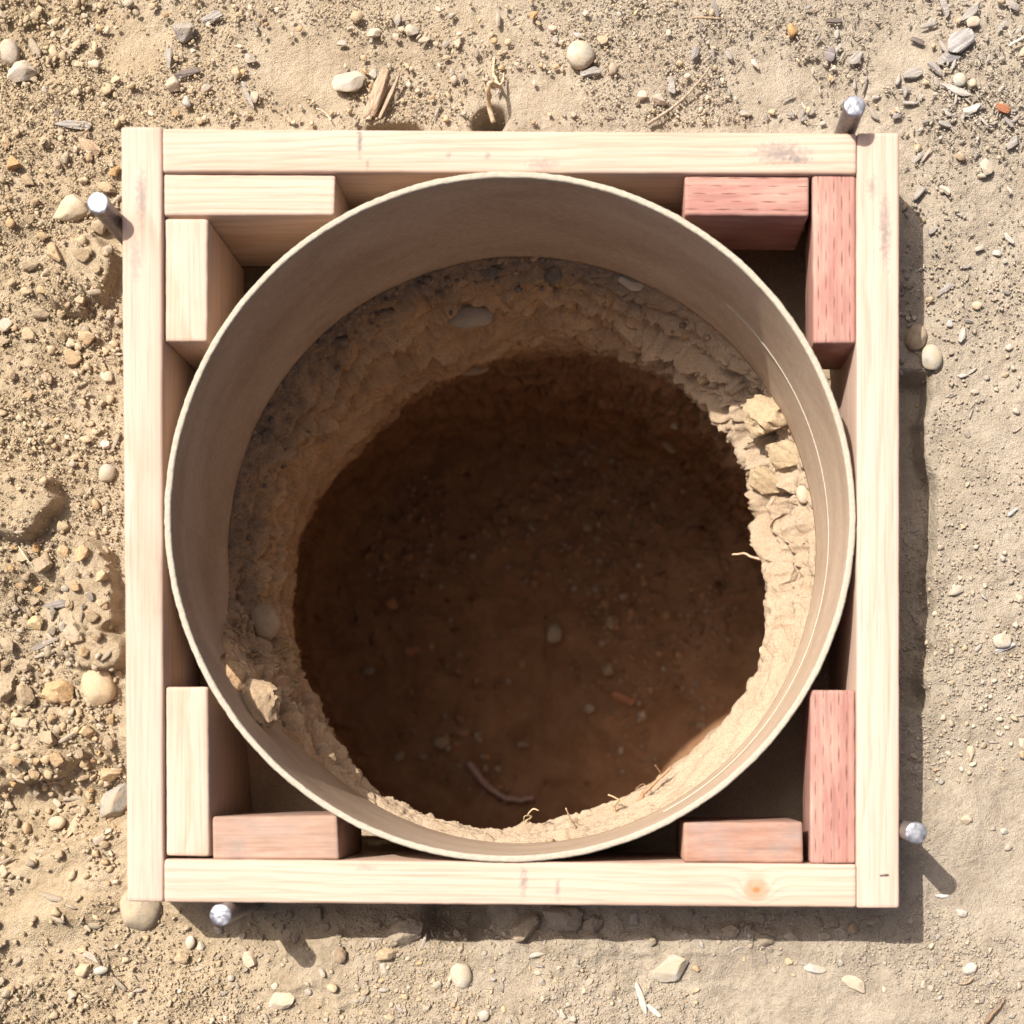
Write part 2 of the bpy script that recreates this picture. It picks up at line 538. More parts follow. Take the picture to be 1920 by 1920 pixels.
def ground_height(X, Y):
    X = np.asarray(X, float); Y = np.asarray(Y, float)
    px = NX + X * GPX
    py = NY - Y * GPX
    h = 0.0075 * fbm(X, Y, 0.0, 4.0, 3, 11) + 0.0042 * fbm(X, Y, 0.0, 17.0, 4, 12)
    left = sstep(420, 120, px + 60 * fbm(X, Y, 0.0, 8.0, 3, 5))
    low = sstep(1660, 1730, py) * sstep(1500, 1200, px)
    rough = np.clip(0.48 + 0.7 * left + 0.4 * low, 0, 1.1)
    calm = smooth_zone(px, py)
    rough = rough * (1 - 0.6 * calm)
    h += rough * 0.0042 * fbm(X, Y, 0.0, 30.0, 4, 21, 0.6, True)
    h += (0.35 + 0.75 * rough) * 0.0020 * fbm(X, Y, 0.0, 105.0, 3, 31, 0.65)
    # dug edges, clods still joined to the ground, mounds
    h += plateau(px, py, 30, 950, 92, 66, -12, 0.024, 0.22, 0.30, 1)
    h += plateau(px, py, 172, 1105, 52, 98, -8, 0.022, 0.22, 0.32, 2)
    h += plateau(px, py, 160, 510, 66, 88, 20, 0.018, 0.30, 0.45, 3)
    h += plateau(px, py, 188, 1222, 70, 42, 5, 0.022, 0.30, 0.15, 4)
    h += plateau(px, py, 40, 1440, 140, 34, -14, 0.014, 0.35, 0.3, 5)
    ln = (py - (1640 - 0.46 * px)) + 16 * fbm(X, Y, 0.0, 9.0, 3, 46)      # dug step in the lower left corner
    h -= 0.034 * sstep(14, -14, ln) * sstep(300, 215, px) * sstep(1380, 1520, py)
    h += 0.010 * plateau(px, py, 150, 1690, 190, 70, -25, 1.0, 0.9, 0.1, 6, 0.008)
    h -= plateau(px, py, 920, 226, 38, 34, 0, 0.045, 0.55, 0.3, 7)
    h -= plateau(px, py, 740, 246, 66, 20, 0, 0.030, 0.6, 0.5, 8)
    h -= plateau(px, py, 560, 1560, 120, 30, 0, 0.0, 0.5, 0.3, 9)
    h -= plateau(px, py, 855, 1722, 74, 66, 0, 0.034, 0.5, 0.25, 10)
    h -= plateau(px, py, 70, 1130, 90, 70, 0, 0.010, 0.6, 0.3, 13)
    # strip dug out beside the form on the right
    w = 34 * fbm(X, Y, 0.0, 13.0, 4, 41) + 12 * fbm(X, Y, 0.0, 48.0, 3, 42, 0.5)
    tr = sstep(1756, 1738, px + w) * sstep(1600, 1680, px) * sstep(690, 716, py) * sstep(1352, 1318, py + w)
    h -= 0.030 * tr
    # shallow scoop along the lower side
    tb = sstep(1768, 1742, py + w) * sstep(1560, 1640, py) * sstep(420, 520, px) * sstep(1600, 1380, px)
    h -= 0.012 * tb
    return h


def axis_lines(lo, hi, step, far):
    mid = np.arange(lo, hi + step * 0.5, step)
    grow, d, p = [], step * 1.6, 0.0
    while p < far:
        p += d
        grow.append(p)
        d *= 1.22
    grow = np.array(grow)
    return np.concatenate([(lo - grow)[::-1], mid, hi + grow])


gx = axis_lines(-0.66, 0.50, 0.0020, 60.0)
gy = axis_lines(-0.34, 0.82, 0.0020, 60.0)
GXX, GYY = np.meshgrid(gx, gy, indexing='xy')
GZ = ground_height(GXX, GYY)
outd = np.maximum.reduce([GXX - 0.50, -0.66 - GXX, GYY - 0.82, -0.34 - GYY, np.zeros_like(GXX)])
GZ = GZ * (1 - sstep(0.0, 0.10, outd)) + 0.006 * sstep(0.0, 0.10, outd) * fbm(GXX, GYY, 0.0, 3.0, 2, 14)
far_fade = np.clip(np.maximum(np.abs(GXX), np.abs(GYY)) / 3.0, 0, 1)
GZ = GZ + 0.15 * far_fade ** 2 * fbm(GXX, GYY, 0.0, 0.13, 3, 77)
nxg, nyg = len(gx), len(gy)
idx = np.arange(nxg * nyg).reshape(nyg, nxg)
quads = np.stack([idx[:-1, :-1], idx[:-1, 1:], idx[1:, 1:], idx[1:, :-1]], -1).reshape(-1, 4)
ctr = np.stack([GXX, GYY], -1).reshape(-1, 2)[quads].mean(1)
SQ = 0.328
keep = ~((np.abs(ctr[:, 0] - CX) < SQ) & (np.abs(ctr[:, 1] - CY) < SQ))
quads = quads[keep]
gv = np.stack([GXX, GYY, GZ], -1).reshape(-1, 3)
used = np.unique(quads)
remap = np.full(len(gv), -1)
remap[used] = np.arange(len(used))
ground = link_mesh("ground", mesh_np("ground", gv[used], remap[quads]), M_SOIL)
tag(ground, "dry tan dirt ground littered with gravel and wood chips", "ground", kind="structure")

# ------------------------------------------------------------------ the dug hole
lip_px = [(1050, 655, -.27), (1200, 690, -.25), (1290, 735, -.22), (1370, 800, -.18), (1400, 880, -.16), (1418, 960, -.15),
          (1432, 1080, -.15), (1432, 1180, -.15), (1413, 1268, -.16), (1350, 1358, -.17), (1256, 1440, -.18), (1140, 1506, -.18),
          (1020, 1537, -.18), (870, 1562, -.19), (760, 1545, -.20), (690, 1475, -.20), (620, 1375, -.20), (556, 1240, -.23),
          (548, 1130, -.26), (560, 1020, -.27), (602, 925, -.27), (680, 830, -.27), (780, 740, -.27), (900, 678, -.27)]
floor_px = [(1050, 815), (1250, 850), (700, 880)]
NA, NR = 1000, 300
th = np.linspace(0, 2 * np.pi, NA, endpoint=False)


def polar_of(pts):
    a, r, zz = [], [], []
    for p in pts:
        w = W(*p)
        a.append(math.atan2(w.y - CY, w.x - CX) % (2 * math.pi))
        r.append(math.hypot(w.x - CX, w.y - CY))
        zz.append(p[2])
    o = np.argsort(a)
    return np.array(a)[o], np.array(r)[o], np.array(zz)[o]


la, lr, lz = polar_of(lip_px)
def per(a, v):
    aa = np.concatenate([a - 2 * np.pi, a, a + 2 * np.pi]); vv = np.tile(v, 3)
    return np.interp(th, aa, vv)
def ang_bump(deg, width):
    d = (np.degrees(th) - deg + 180) % 360 - 180
    return np.exp(-(d / width) ** 2)

RL, ZL = per(la, lr), per(la, lz)
k = np.hanning(31); k /= k.sum()
sm = lambda v: np.convolve(np.concatenate([v[-15:], v, v[:15]]), k, 'valid')
RL, ZL = sm(RL), sm(ZL)
notch = ang_bump(206, 13)
topside = ang_bump(80, 55)
tier = 0.15 * ang_bump(-42, 27)
sq = np.minimum(SQ + 0.006, 9) / np.maximum(np.abs(np.cos(th)), np.abs(np.sin(th)))
one = np.ones(NA)
prof = [
    (sq, -0.030 * one),
    (sq - 0.022, -0.072 * one + 0.04 * notch),
    (np.minimum(0.322, sq - 0.0235), -0.100 * one + 0.100 * notch),
    (0.3085 * one, -0.110 * one + 0.120 * notch),
    (0.296 * one - 0.004 * notch, -0.124 * one + 0.130 * notch),
    (0.5 * RL + 0.5 * 0.294, 0.5 * ZL - 0.5 * 0.122 + 0.070 * notch),
    (RL, ZL),
    (RL + 0.016 - 0.046 * tier, ZL - 0.07 - 0.09 * tier),
    (0.335 - 0.062 * topside, -0.50 * one),
    (0.352 - 0.074 * topside, -0.72 * one),
    (0.320 - 0.070 * topside, -0.765 * one),
    (0.17 * one, -0.775 * one),
    (0.002 * one, -0.78 * one),
]
tk = np.array([0, .6, 1.1, 1.7, 2.2, 3.4, 4.5, 5.2, 7.0, 8.4, 8.9, 10.0, 11.0])
tt = np.interp(np.linspace(0, 1, NR), [0, .10, .50, .66, .80, 1.0], [0, 1.5, 4.7, 7.0, 8.8, 11.0])
PRr = np.stack([p[0] for p in prof]); PZ = np.stack([p[1] for p in prof])
def catmull(V):
    out = np.empty((NR, NA))
    n = len(tk)
    tang = np.empty_like(V)
    tang[1:-1] = (V[2:] - V[:-2]) / (tk[2:] - tk[:-2])[:, None]
    tang[0] = (V[1] - V[0]) / (tk[1] - tk[0]); tang[-1] = (V[-1] - V[-2]) / (tk[-1] - tk[-2])
    for i, t in enumerate(tt):
        j = min(np.searchsorted(tk, t, 'right') - 1, n - 2)
        d = tk[j + 1] - tk[j]; u = (t - tk[j]) / d
        out[i] = (2*u**3 - 3*u**2 + 1) * V[j] + (u**3 - 2*u**2 + u) * d * tang[j] + (-2*u**3 + 3*u**2) * V[j+1] + (u**3 - u**2) * d * tang[j+1]
    return out
R2, Z2 = catmull(PRr), catmull(PZ)
TT = tt[:, None] * np.ones((1, NA))
X0 = CX + R2 * np.cos(th); Y0 = CY + R2 * np.sin(th)
amp = np.interp(tt, [0, 1.4, 2.2, 3.4, 4.5, 6, 8.6, 9.2, 11], [0.3, 0.35, 0.75, 1.0, 0.6, 1.1, 1.0, 0.9, 0.9])[:, None]
right = (0.95 + 0.45 * ang_bump(20, 26) - 0.55 * ang_bump(-45, 36) - 0.5 * ang_bump(247, 24))[None, :]
bulk = fbm(X0, Y0, Z2 * 1.6, 13.0, 3, 51)
scar = fbm(X0, Y0, Z2 * 4.0, 24.0, 3, 52, 0.55, True)
crag = fbm(X0, Y0, Z2, 60.0, 4, 53, 0.6)
strata = Z2 / 0.034 + 1.5 * fbm(X0, Y0, Z2, 6.0, 3, 56) + 0.5 * fbm(X0, Y0, Z2, 30.0, 2, 66)
saw = strata - np.floor(strata)
saw = np.where(saw < 0.8, saw / 0.8, (1 - saw) / 0.2)
ledge = (saw - 0.5) * np.clip(0.5 + 1.4 * fbm(X0, Y0, Z2, 7.0, 2, 60), 0.1, 1.3) * sstep(2.0, 2.8, TT) * sstep(5.6, 4.6, TT)
crease = np.clip(1 - np.abs(fbm(X0, Y0, Z2 * 2.2, 20.0, 3, 57)) * 9, 0, 1) ** 1.5 * (fbm(X0, Y0, Z2, 9.0, 2, 58) > -0.05)
crease2 = np.clip(1 - np.abs(fbm(X0, Y0, Z2 * 1.3, 48.0, 3, 59)) * 7, 0, 1) ** 1.5
dr = amp * right * (-0.024 * ledge + 0.012 * crease + 0.005 * crease2 + 0.014 * bulk + 0.0125 * scar + 0.0062 * crag)
dz = amp * right * (0.010 * fbm(X0, Y0, Z2, 15.0, 3, 54) + 0.0065 * fbm(X0, Y0, Z2, 46.0, 4, 55, 0.6, True))
edge0 = sstep(0.0, 0.5, TT)
Rf = np.maximum(R2 + dr * edge0 * sstep(11.0, 10.0, TT), 0.001)
pv = np.stack([CX + Rf * np.cos(th), CY + Rf * np.sin(th), Z2 + dz * np.maximum(edge0, 0.15)], -1).reshape(-1, 3)
pi = np.arange(NR * NA).reshape(NR, NA)
pj = np.roll(pi, -1, axis=1)
pf = np.stack([pi[:-1], pi[1:], pj[1:], pj[:-1]], -1).reshape(-1, 4)
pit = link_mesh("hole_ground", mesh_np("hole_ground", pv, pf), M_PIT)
tag(pit, "round hole dug deep into brown earth inside the cardboard tube", "hole", kind="structure")
PIT_GRID = pv.reshape(NR, NA, 3)


def pit_point(px, py, want="first"):
    """where the sight line of a photograph pixel meets the dug hole"""
    d = np.array([(px - NX) / FPX, (NY - py) / FPX])
    q = PIT_GRID.reshape(-1, 3)
    dep = ZC - q[:, 2]
    e = np.hypot(q[:, 0] / dep - d[0], q[:, 1] / dep - d[1])
    c = np.where(e < max(e.min() * 2.2, 0.0016))[0]
    i = c[np.argmax(q[c, 2])]
    return Vector(q[i])


# ------------------------------------------------------------------ timber
def timber_mesh(name, top4, zt, height, rad=0.003, seed=0, bottom_shift=(0, 0), seg=60, rough=0.00035, wane=0.0):
    """top4: photograph pixels of the top face, clockwise from the upper left; returns mesh, centre, z-rotation"""
    tp = [W(x, y, zt) for x, y in top4]
    lx = (tp[1] - tp[0]).length; ly = (tp[3] - tp[0]).length
    if lx >= ly:
        a0, a1, b0, b1 = tp[3], tp[2], tp[0], tp[1]       # a: -y side, b: +y side, running along +x
    else:
        a0, a1, b0, b1 = tp[2], tp[1], tp[3], tp[0]       # length runs along +Y of the world
    ctr_ = (a0 + a1 + b0 + b1) / 4
    ax = ((a1 + b1) - (a0 + b0)).normalized()
    rz = math.atan2(ax.y, ax.x)
    rot = Matrix.Rotation(-rz, 3, 'Z')
    la_, lb_, lc_, ld_ = [rot @ (p - ctr_) for p in (a0, a1, b0, b1)]
    L = (lb_ - la_).length; wd = (lc_ - la_).length
    ring = []
    for (sx, sy, a) in ((1, 1, 0), (-1, 1, 90), (-1, -1, 180), (1, -1, 270)):
        for q in range(5):
            an = math.radians(a + q * 22.5)
            ring.append((sx * (wd / 2 - rad) + rad * math.cos(an), sy * (height / 2 - rad) + rad * math.sin(an)))
    ring = np.array(ring)
    us = np.concatenate([[0, 0.0006, 0.0014], np.linspace(0.004, L - 0.004, seg), [L - 0.0014, L - 0.0006, L]]) / L
    ins = np.concatenate([[0.0013, 0.0005, 0.0], np.zeros(seg), [0.0, 0.0005, 0.0013]])
    sh = rot @ Vector((bottom_shift[0], bottom_shift[1], 0))
    V = []
    for u, i_ in zip(us, ins):
        s = (ring[:, 0] * (1 - 2 * i_ / wd)) / wd + 0.5
        t = (ring[:, 1] * (1 - 2 * i_ / height)) / height + 0.5
        A = np.array(la_) * (1 - u) + np.array(lb_) * u
        B = np.array(lc_) * (1 - u) + np.array(ld_) * u
        P = A[None] * (1 - s[:, None]) + B[None] * s[:, None]
        P[:, 2] = (t - 1) * height
        P[:, :2] += np.array(sh)[None, :2] * (1 - t[:, None])
        V.append(P)
    V = np.array(V)
    nu, nc = V.shape[:2]
    f = V.reshape(-1, 3)
    nse = np.stack([fbm(f[:, 0] + seed * 7.1, f[:, 1], f[:, 2], 60.0, 3, seed + 3), fbm(f[:, 0] + seed * 3.3, f[:, 1], f[:, 2], 90.0, 3, seed + 9),
                    fbm(f[:, 0], f[:, 1] + seed, f[:, 2], 70.0, 3, seed + 17)], -1)
    f = f + nse * rough
    i = np.arange(nu * nc).reshape(nu, nc)
    j = np.roll(i, -1, 1)
    faces = [tuple(q) for q in np.stack([i[:-1], j[:-1], j[1:], i[1:]], -1).reshape(-1, 4)[:, ::-1].tolist()]
    faces.append(tuple(i[0].tolist()))
    faces.append(tuple(i[-1][::-1].tolist()))
    me = bpy.data.meshes.new(name)
    me.from_pydata(f.tolist(), [], faces)
    me.update()
    bm = bmesh.new(); bm.from_mesh(me)
    bmesh.ops.recalc_face_normals(bm, faces=bm.faces)
    bm.to_mesh(me); bm.free()
    return me, ctr_, rz


def timber(name, top4, zt, height, mat, parent=None, origin=None, **kw):
    me, c, rz = timber_mesh(name, top4, zt, height, **kw)
    o = link_mesh(name, me, mat, parent)
    o.location = c - (origin if origin is not None else Vector((0, 0, 0)))
    o.rotation_euler = (0, 0, rz)
    try:
        me.set_sharp_from_angle(angle=math.radians(50))
    except Exception:
        pass
    return o


PALE, LATE = (0.495, 0.372, 0.295), (0.415, 0.275, 0.195)
m_left = timber_material("pine_left", 1, (0.485, 0.36, 0.29), (0.42, 0.285, 0.21), (0.0, -0.16), 0.0062, marks=[(.285, .0, .030, .006, .5), (.23, .006, .03, .006, .35)])
m_top = timber_material("pine_top", 2, PALE, LATE, (0.12, -0.03), 0.0085, length_stretch=1.1,
                        marks=[(-.135, .008, .003, .016, .75), (-.128, -.012, .002, .006, .6), (.245, .0, .03, .012, .6), (.26, -.006, .012, .005, .6), (.03, -.012, .018, .006, .4), (-.02, -.004, .004, .004, .5), (-.055, -.004, .003, .004, .5)])
m_right = timber_material("pine_right", 3, (0.505, 0.38, 0.31), (0.435, 0.30, 0.225), (0.06, -0.10), 0.0075, length_stretch=-0.6,
                          marks=[(.262, -.006, .04, .006, .6), (.30, .006, .012, .005, .5)])
m_bot = timber_material("pine_bottom", 4, (0.505, 0.377, 0.30), (0.435, 0.29, 0.21), (-0.10, -0.05), 0.0080, knots=[(.222, -.004, .0085)], length_stretch=0.7,
                        marks=[(.012, .002, .004, .016, .6), (.043, -.004, .003, .012, .5), (-.13, .013, .012, .004, .3)])
m_blk = [timber_material("pine_block_%s" % "abc"[i], 11 + i, PALE, (0.425, 0.285, 0.20), ((0.09, -0.06), (0.0, -0.12), (0.02, -0.1))[i], 0.006) for i in range(3)]
RED, RED2 = (0.33, 0.162, 0.132), (0.27, 0.115, 0.092)
m_red = [timber_material("redwood_stain_%s" % "abcd"[i], 21 + i, (0.48, 0.34, 0.27), (0.42, 0.25, 0.19), ((0.05, -0.05), (-0.03, -0.09), (0.03, -0.12), (0.03, -0.08))[i],
                         0.0055, stain=((RED, RED2) if i < 2 else (((0.31, 0.20, 0.145), (0.235, 0.135, 0.09)) if i == 2 else ((0.31, 0.17, 0.12), (0.23, 0.115, 0.078)))), incised=i < 2, grey=(0.12, 0.12, 0.5, 0.65)[i]) for i in range(4)]

form = empty("timber_form", (CX, CY, ZT - 0.14))
tag(form, "square form of four pale pine boards standing round the cardboard tube", "form")
FO = Vector((CX, CY, ZT - 0.14))
b_left = timber("board", [(226, 237), (303.5, 238), (306.5, 1691), (238, 1690)], ZT, 0.14, m_left, form, FO, seed=1)
b_left["label"] = "long left board with straight fine grain"
b_top = timber("board", [(304.5, 240), (1606, 249), (1606, 326), (305, 322)], ZT, 0.14, m_top, form, FO, seed=2)
b_top["label"] = "top board with wavy grain and pencil marks"
b_right = timber("board", [(1607, 248.5), (1687, 248), (1687, 1703), (1606.5, 1703)], ZT, 0.14, m_right, form, FO, seed=3)
b_right["label"] = "long right board with dark scuffs near its top"
b_bot = timber("board", [(308, 1611), (1605.5, 1621), (1605.5, 1702), (307.5, 1692)], ZT, 0.14, m_bot, form, FO, seed=4)
b_bot["label"] = "bottom board with a round knot near its right end"
# a bent staple driven into the right board
bm = bmesh.new()
bmesh.ops.create_cube(bm, size=1.0, matrix=Matrix.Diagonal((0.0085, 0.0018, 0.0012, 1)))
bmesh.ops.bevel(bm, geom=bm.edges[:], offset=0.0005, segments=2, affect='EDGES')
me = bpy.data.meshes.new("staple"); bm.to_mesh(me); bm.free()
st = link_mesh("staple", me, M_STEEL, form)
st.location = W(1658, 1641, ZT + 0.0005) - FO
st.rotation_euler = (0, 0, math.radians(3))

ZB = ZT - 0.004
def block(name, top4, zt, h, mat, label, cat="block", **kw):
    o = timber(name, top4, zt, h, mat, **kw)
    return tag(o, label, cat, "spacer blocks wedged between form and tube")

block("spacer_block", [(306, 325), (629, 327), (627, 403), (306.5, 404)], ZB, 0.13, m_blk[0], "pale pine block lying along the top board in the upper left corner", seed=31)
block("spacer_block", [(309, 410), (390, 410), (389, 640), (309.5, 640)], ZB, 0.13, m_blk[1], "short upright-grained pine block against the left board, below another pine block", seed=32)
block("spacer_block", [(310, 1288), (390, 1288), (393, 1606), (311, 1604)], ZB, 0.15, m_blk[2], "long pine block against the left board in the lower left corner", seed=33)
block("spacer_block", [(398, 1531), (632, 1528), (636, 1612), (399, 1612)], ZB - 0.002, 0.12, m_red[2], "greyish weathered red block on the bottom board, beside a pine block", seed=34, bottom_shift=(0.001, 0))
block("spacer_block", [(1282, 1542), (1505, 1541), (1506, 1619), (1282, 1617)], ZB - 0.002, 0.12, m_red[3], "grey-smudged red block on the bottom board near the lower right corner", seed=35)
block("spacer_block", [(1519, 1294), (1604, 1294), (1605, 1619), (1519, 1619)], ZB, 0.086, m_red[0], "long red incised block against the right board in the lower right corner", seed=36, bottom_shift=(0.006, 0))
block("spacer_block", [(1523, 328), (1605, 328), (1605, 643), (1525, 643)], ZB, 0.086, m_red[1], "long red incised block against the right board in the upper right corner", seed=37, bottom_shift=(0.006, 0))
block("spacer_block", [(1284, 329), (1517, 331), (1516, 405), (1284, 403)], ZB, 0.086, m_red[0], "short red incised block under the top board in the upper right corner", seed=38)

# ------------------------------------------------------------------ cardboard tube
RO, RI = 0.3108, 0.3055
TZT, TZB = ZT + 0.0015, ZT - 0.195
tube = empty("cardboard_tube", (CX, CY, TZB))
tag(tube, "large round brown cardboard concrete tube standing inside the timber form", "tube")
n_a, n_z = 1440, 40
ta = np.linspace(0, 2 * np.pi, n_a, endpoint=False)
ca, sa = np.cos(ta), np.sin(ta)
deg = np.degrees(ta)
wobr = 0.0006 * fbm(ca, sa, 0.0, 2.0, 2, 61)
nt = np.exp(-(((deg - 207 + 180) % 360 - 180) / 6.0) ** 4)
zb = TZB + 0.148 * nt + (0.0012 + 0.006 * nt) * fbm(ca, sa, 1.0, 30.0, 4, 62) + 0.004 * fbm(ca, sa, 2.0, 2.5, 2, 63)
zt_in = TZT - 0.0006 + 0.0005 * fbm(ca, sa, 3.0, 60.0, 3, 64)


def tube_shell(name, r, flip):
    vs = []
    for i in range(n_z):
        t = i / (n_z - 1)
        z = zb * (1 - t) + zt_in * t
        rr = r + wobr - 0.0035 * nt * (1 - t) * (1 if flip else 1)
        vs.append(np.stack([rr * ca, rr * sa, z - TZB], -1))
    vs = np.array(vs).reshape(-1, 3)
    i = np.arange(n_z * n_a).reshape(n_z, n_a); j = np.roll(i, -1, 1)
    q = np.stack([i[:-1], j[:-1], j[1:], i[1:]], -1).reshape(-1, 4)
    return vs, (q[:, ::-1] if flip else q)

vo, fo = tube_shell("o", RO - 0.0004, False)
vi, fi = tube_shell("i", RI, True)
no = len(vo)
o_bot = np.arange(n_a); i_bot = no + np.arange(n_a)
bot = np.stack([o_bot, i_bot, np.roll(i_bot, -1), np.roll(o_bot, -1)], -1)
wall = link_mesh("wall", mesh_np("tube_wall", np.concatenate([vo, vi]), np.concatenate([fo, fi + no, bot])), M_TUBE, tube)
wall["label"] = "brown kraft paper wall of the tube"
# frayed pale cut edge
n_c = 9
vs = []
for i in range(n_c):
    t = i / (n_c - 1)
    fr = 0.00045 * fbm(ca, sa, 4.0 + t * 0.3, 70.0, 3, 65) + 0.0003 * fbm(ca, sa, 8.0, 18.0, 2, 66)
    r = (RI - 0.0002) * (1 - t) + (RO + 0.0002) * t + (fr if i in (0, 1, n_c - 2, n_c - 1) else 0) + wobr
    edge = 0.0011 if i in (0, n_c - 1) else (0.0003 if i in (1, n_c - 2) else 0.0)
    z = TZT + 0.0012 - edge + 0.0004 * fbm(ca * (1 + t * .02), sa * (1 + t * .02), 5.0, 90.0, 3, 67) - TZB
    vs.append(np.stack([r * ca, r * sa, z], -1))
for r_, i_ in ((RO + 0.0002, 0), (RI - 0.0002, 1)):
    vs.append(np.stack([(r_ + wobr) * ca, (r_ + wobr) * sa, TZT - 0.0022 - TZB + 0.0005 * fbm(ca, sa, 7.0 + i_, 50.0, 3, 68)], -1))
order = [len(vs) - 1] + list(range(n_c)) + [len(vs) - 2]
vv = np.array([vs[o] for o in order]).reshape(-1, 3)
i = np.arange(len(order) * n_a).reshape(len(order), n_a); j = np.roll(i, -1, 1)
rim = link_mesh("rim", mesh_np("tube_rim", vv, np.stack([i[:-1], j[:-1], j[1:], i[1:]], -1).reshape(-1, 4)[:, ::-1]), M_RIM, tube)
rim["label"] = "pale frayed cut edge of the tube"
# thin paper lap line on the right inside
aa = np.radians(np.linspace(-62, 48, 220))
z0 = ZT - 0.107 - TZB + 0.004 * np.sin(aa * 2)
rr_ = RI - 0.0009 + 0.0006 * np.cos(aa * 40) * 0 
wdt = 0.00035
sv = np.concatenate([np.stack([rr_ * np.cos(aa), rr_ * np.sin(aa), z0 - wdt], -1), np.stack([(rr_ - 0.0003) * np.cos(aa), (rr_ - 0.0003) * np.sin(aa), z0], -1), np.stack([(rr_ + 0.0008) * np.cos(aa), (rr_ + 0.0008) * np.sin(aa), z0 + wdt * .4], -1)])
i = np.arange(3 * 220).reshape(3, 220)
link_mesh("seam", mesh_np("tube_seam", sv, np.stack([i[:-1, :-1], i[:-1, 1:], i[1:, 1:], i[1:, :-1]], -1).reshape(-1, 4)), M_RIM, tube)

# ------------------------------------------------------------------ steel stakes
def stake(px, py, top_z, label, lean=(0, 0), seed=0):
    top = W(px, py, top_z)
    base = Vector((top.x, top.y, -0.16))
    root_ = tag(empty("steel_stake", base), label, "stake", "steel stakes round the form")
    R = 0.0092
    n = 40
    a = np.linspace(0, 2 * np.pi, n, endpoint=False)
    H = top_z + 0.16
    zs = [0, 0.06, 0.12, H - 0.03, H - 0.012, H - 0.006, H - 0.0022]
    vs = []
    for q, z in enumerate(zs):
        mush = 1 + (0.03 if q >= 5 else 0)
        r = R * mush * (0.12 if q == 0 else (0.8 if q == 1 else 1.0)) + 0.00018 * fbm(np.cos(a) + seed, np.sin(a), z * 30, 2.0, 2, seed)
        lx = lean[0] * (H - z); ly = lean[1] * (H - z)
        vs.append(np.stack([r * np.cos(a) - lx, r * np.sin(a) - ly, np.full(n, z)], -1))
    i = np.arange(len(zs) * n).reshape(len(zs), n); j = np.roll(i, -1, 1)
    link_mesh("shaft", mesh_np("shaft", np.array(vs).reshape(-1, 3), np.stack([i[:-1], j[:-1], j[1:], i[1:]], -1).reshape(-1, 4)), M_STEEL, root_)
    vs = []
    prof_ = [(1.03, -0.0022), (1.05, -0.0012), (1.0, -0.0003), (0.9, 0.0), (0.7, 0.0003), (0.5, 0.0004), (0.25, 0.0003), (0.02, 0.0003)]
    for q, (rf, z) in enumerate(prof_):
        r = R * rf * (1 + 0.035 * fbm(np.cos(a), np.sin(a), seed * 1.7, 1.6, 3, seed + 5))
        zz = H + z + 0.00045 * fbm(rf * np.cos(a) + seed * 2.1, rf * np.sin(a), 0.0, 3.0, 3, seed + 8)
        vs.append(np.stack([r * np.cos(a), r * np.sin(a), zz], -1))
    i = np.arange(len(prof_) * n).reshape(len(prof_), n); j = np.roll(i, -1, 1)
    link_mesh("head", mesh_np("head", np.array(vs).reshape(-1, 3), np.stack([i[:-1], j[:-1], j[1:], i[1:]], -1).reshape(-1, 4)), M_HEAD, root_)

stake(183, 380, 0.116, "round steel stake driven beside the left board", seed=1)
stake(1603, 198, 0.117, "round steel stake driven behind the top board at the right corner", (-0.02, -0.02), 2)
stake(1718, 1562, 0.115, "round steel stake driven beside the right board near the bottom", seed=3)
stake(413, 1716, 0.113, "round steel stake driven below the bottom board near its left end", seed=4)

# ------------------------------------------------------------------ stones, clods, chips
def ico(sub):
    bm = bmesh.new()
    bmesh.ops.create_icosphere(bm, subdivisions=sub, radius=1.0)
    v = np.array([q.co[:] for q in bm.verts]); f = np.array([[l.index for l in p.verts] for p in bm.faces])
    bm.free()
    return v, f

ICO = {s: ico(s) for s in (1, 2, 3, 4)}


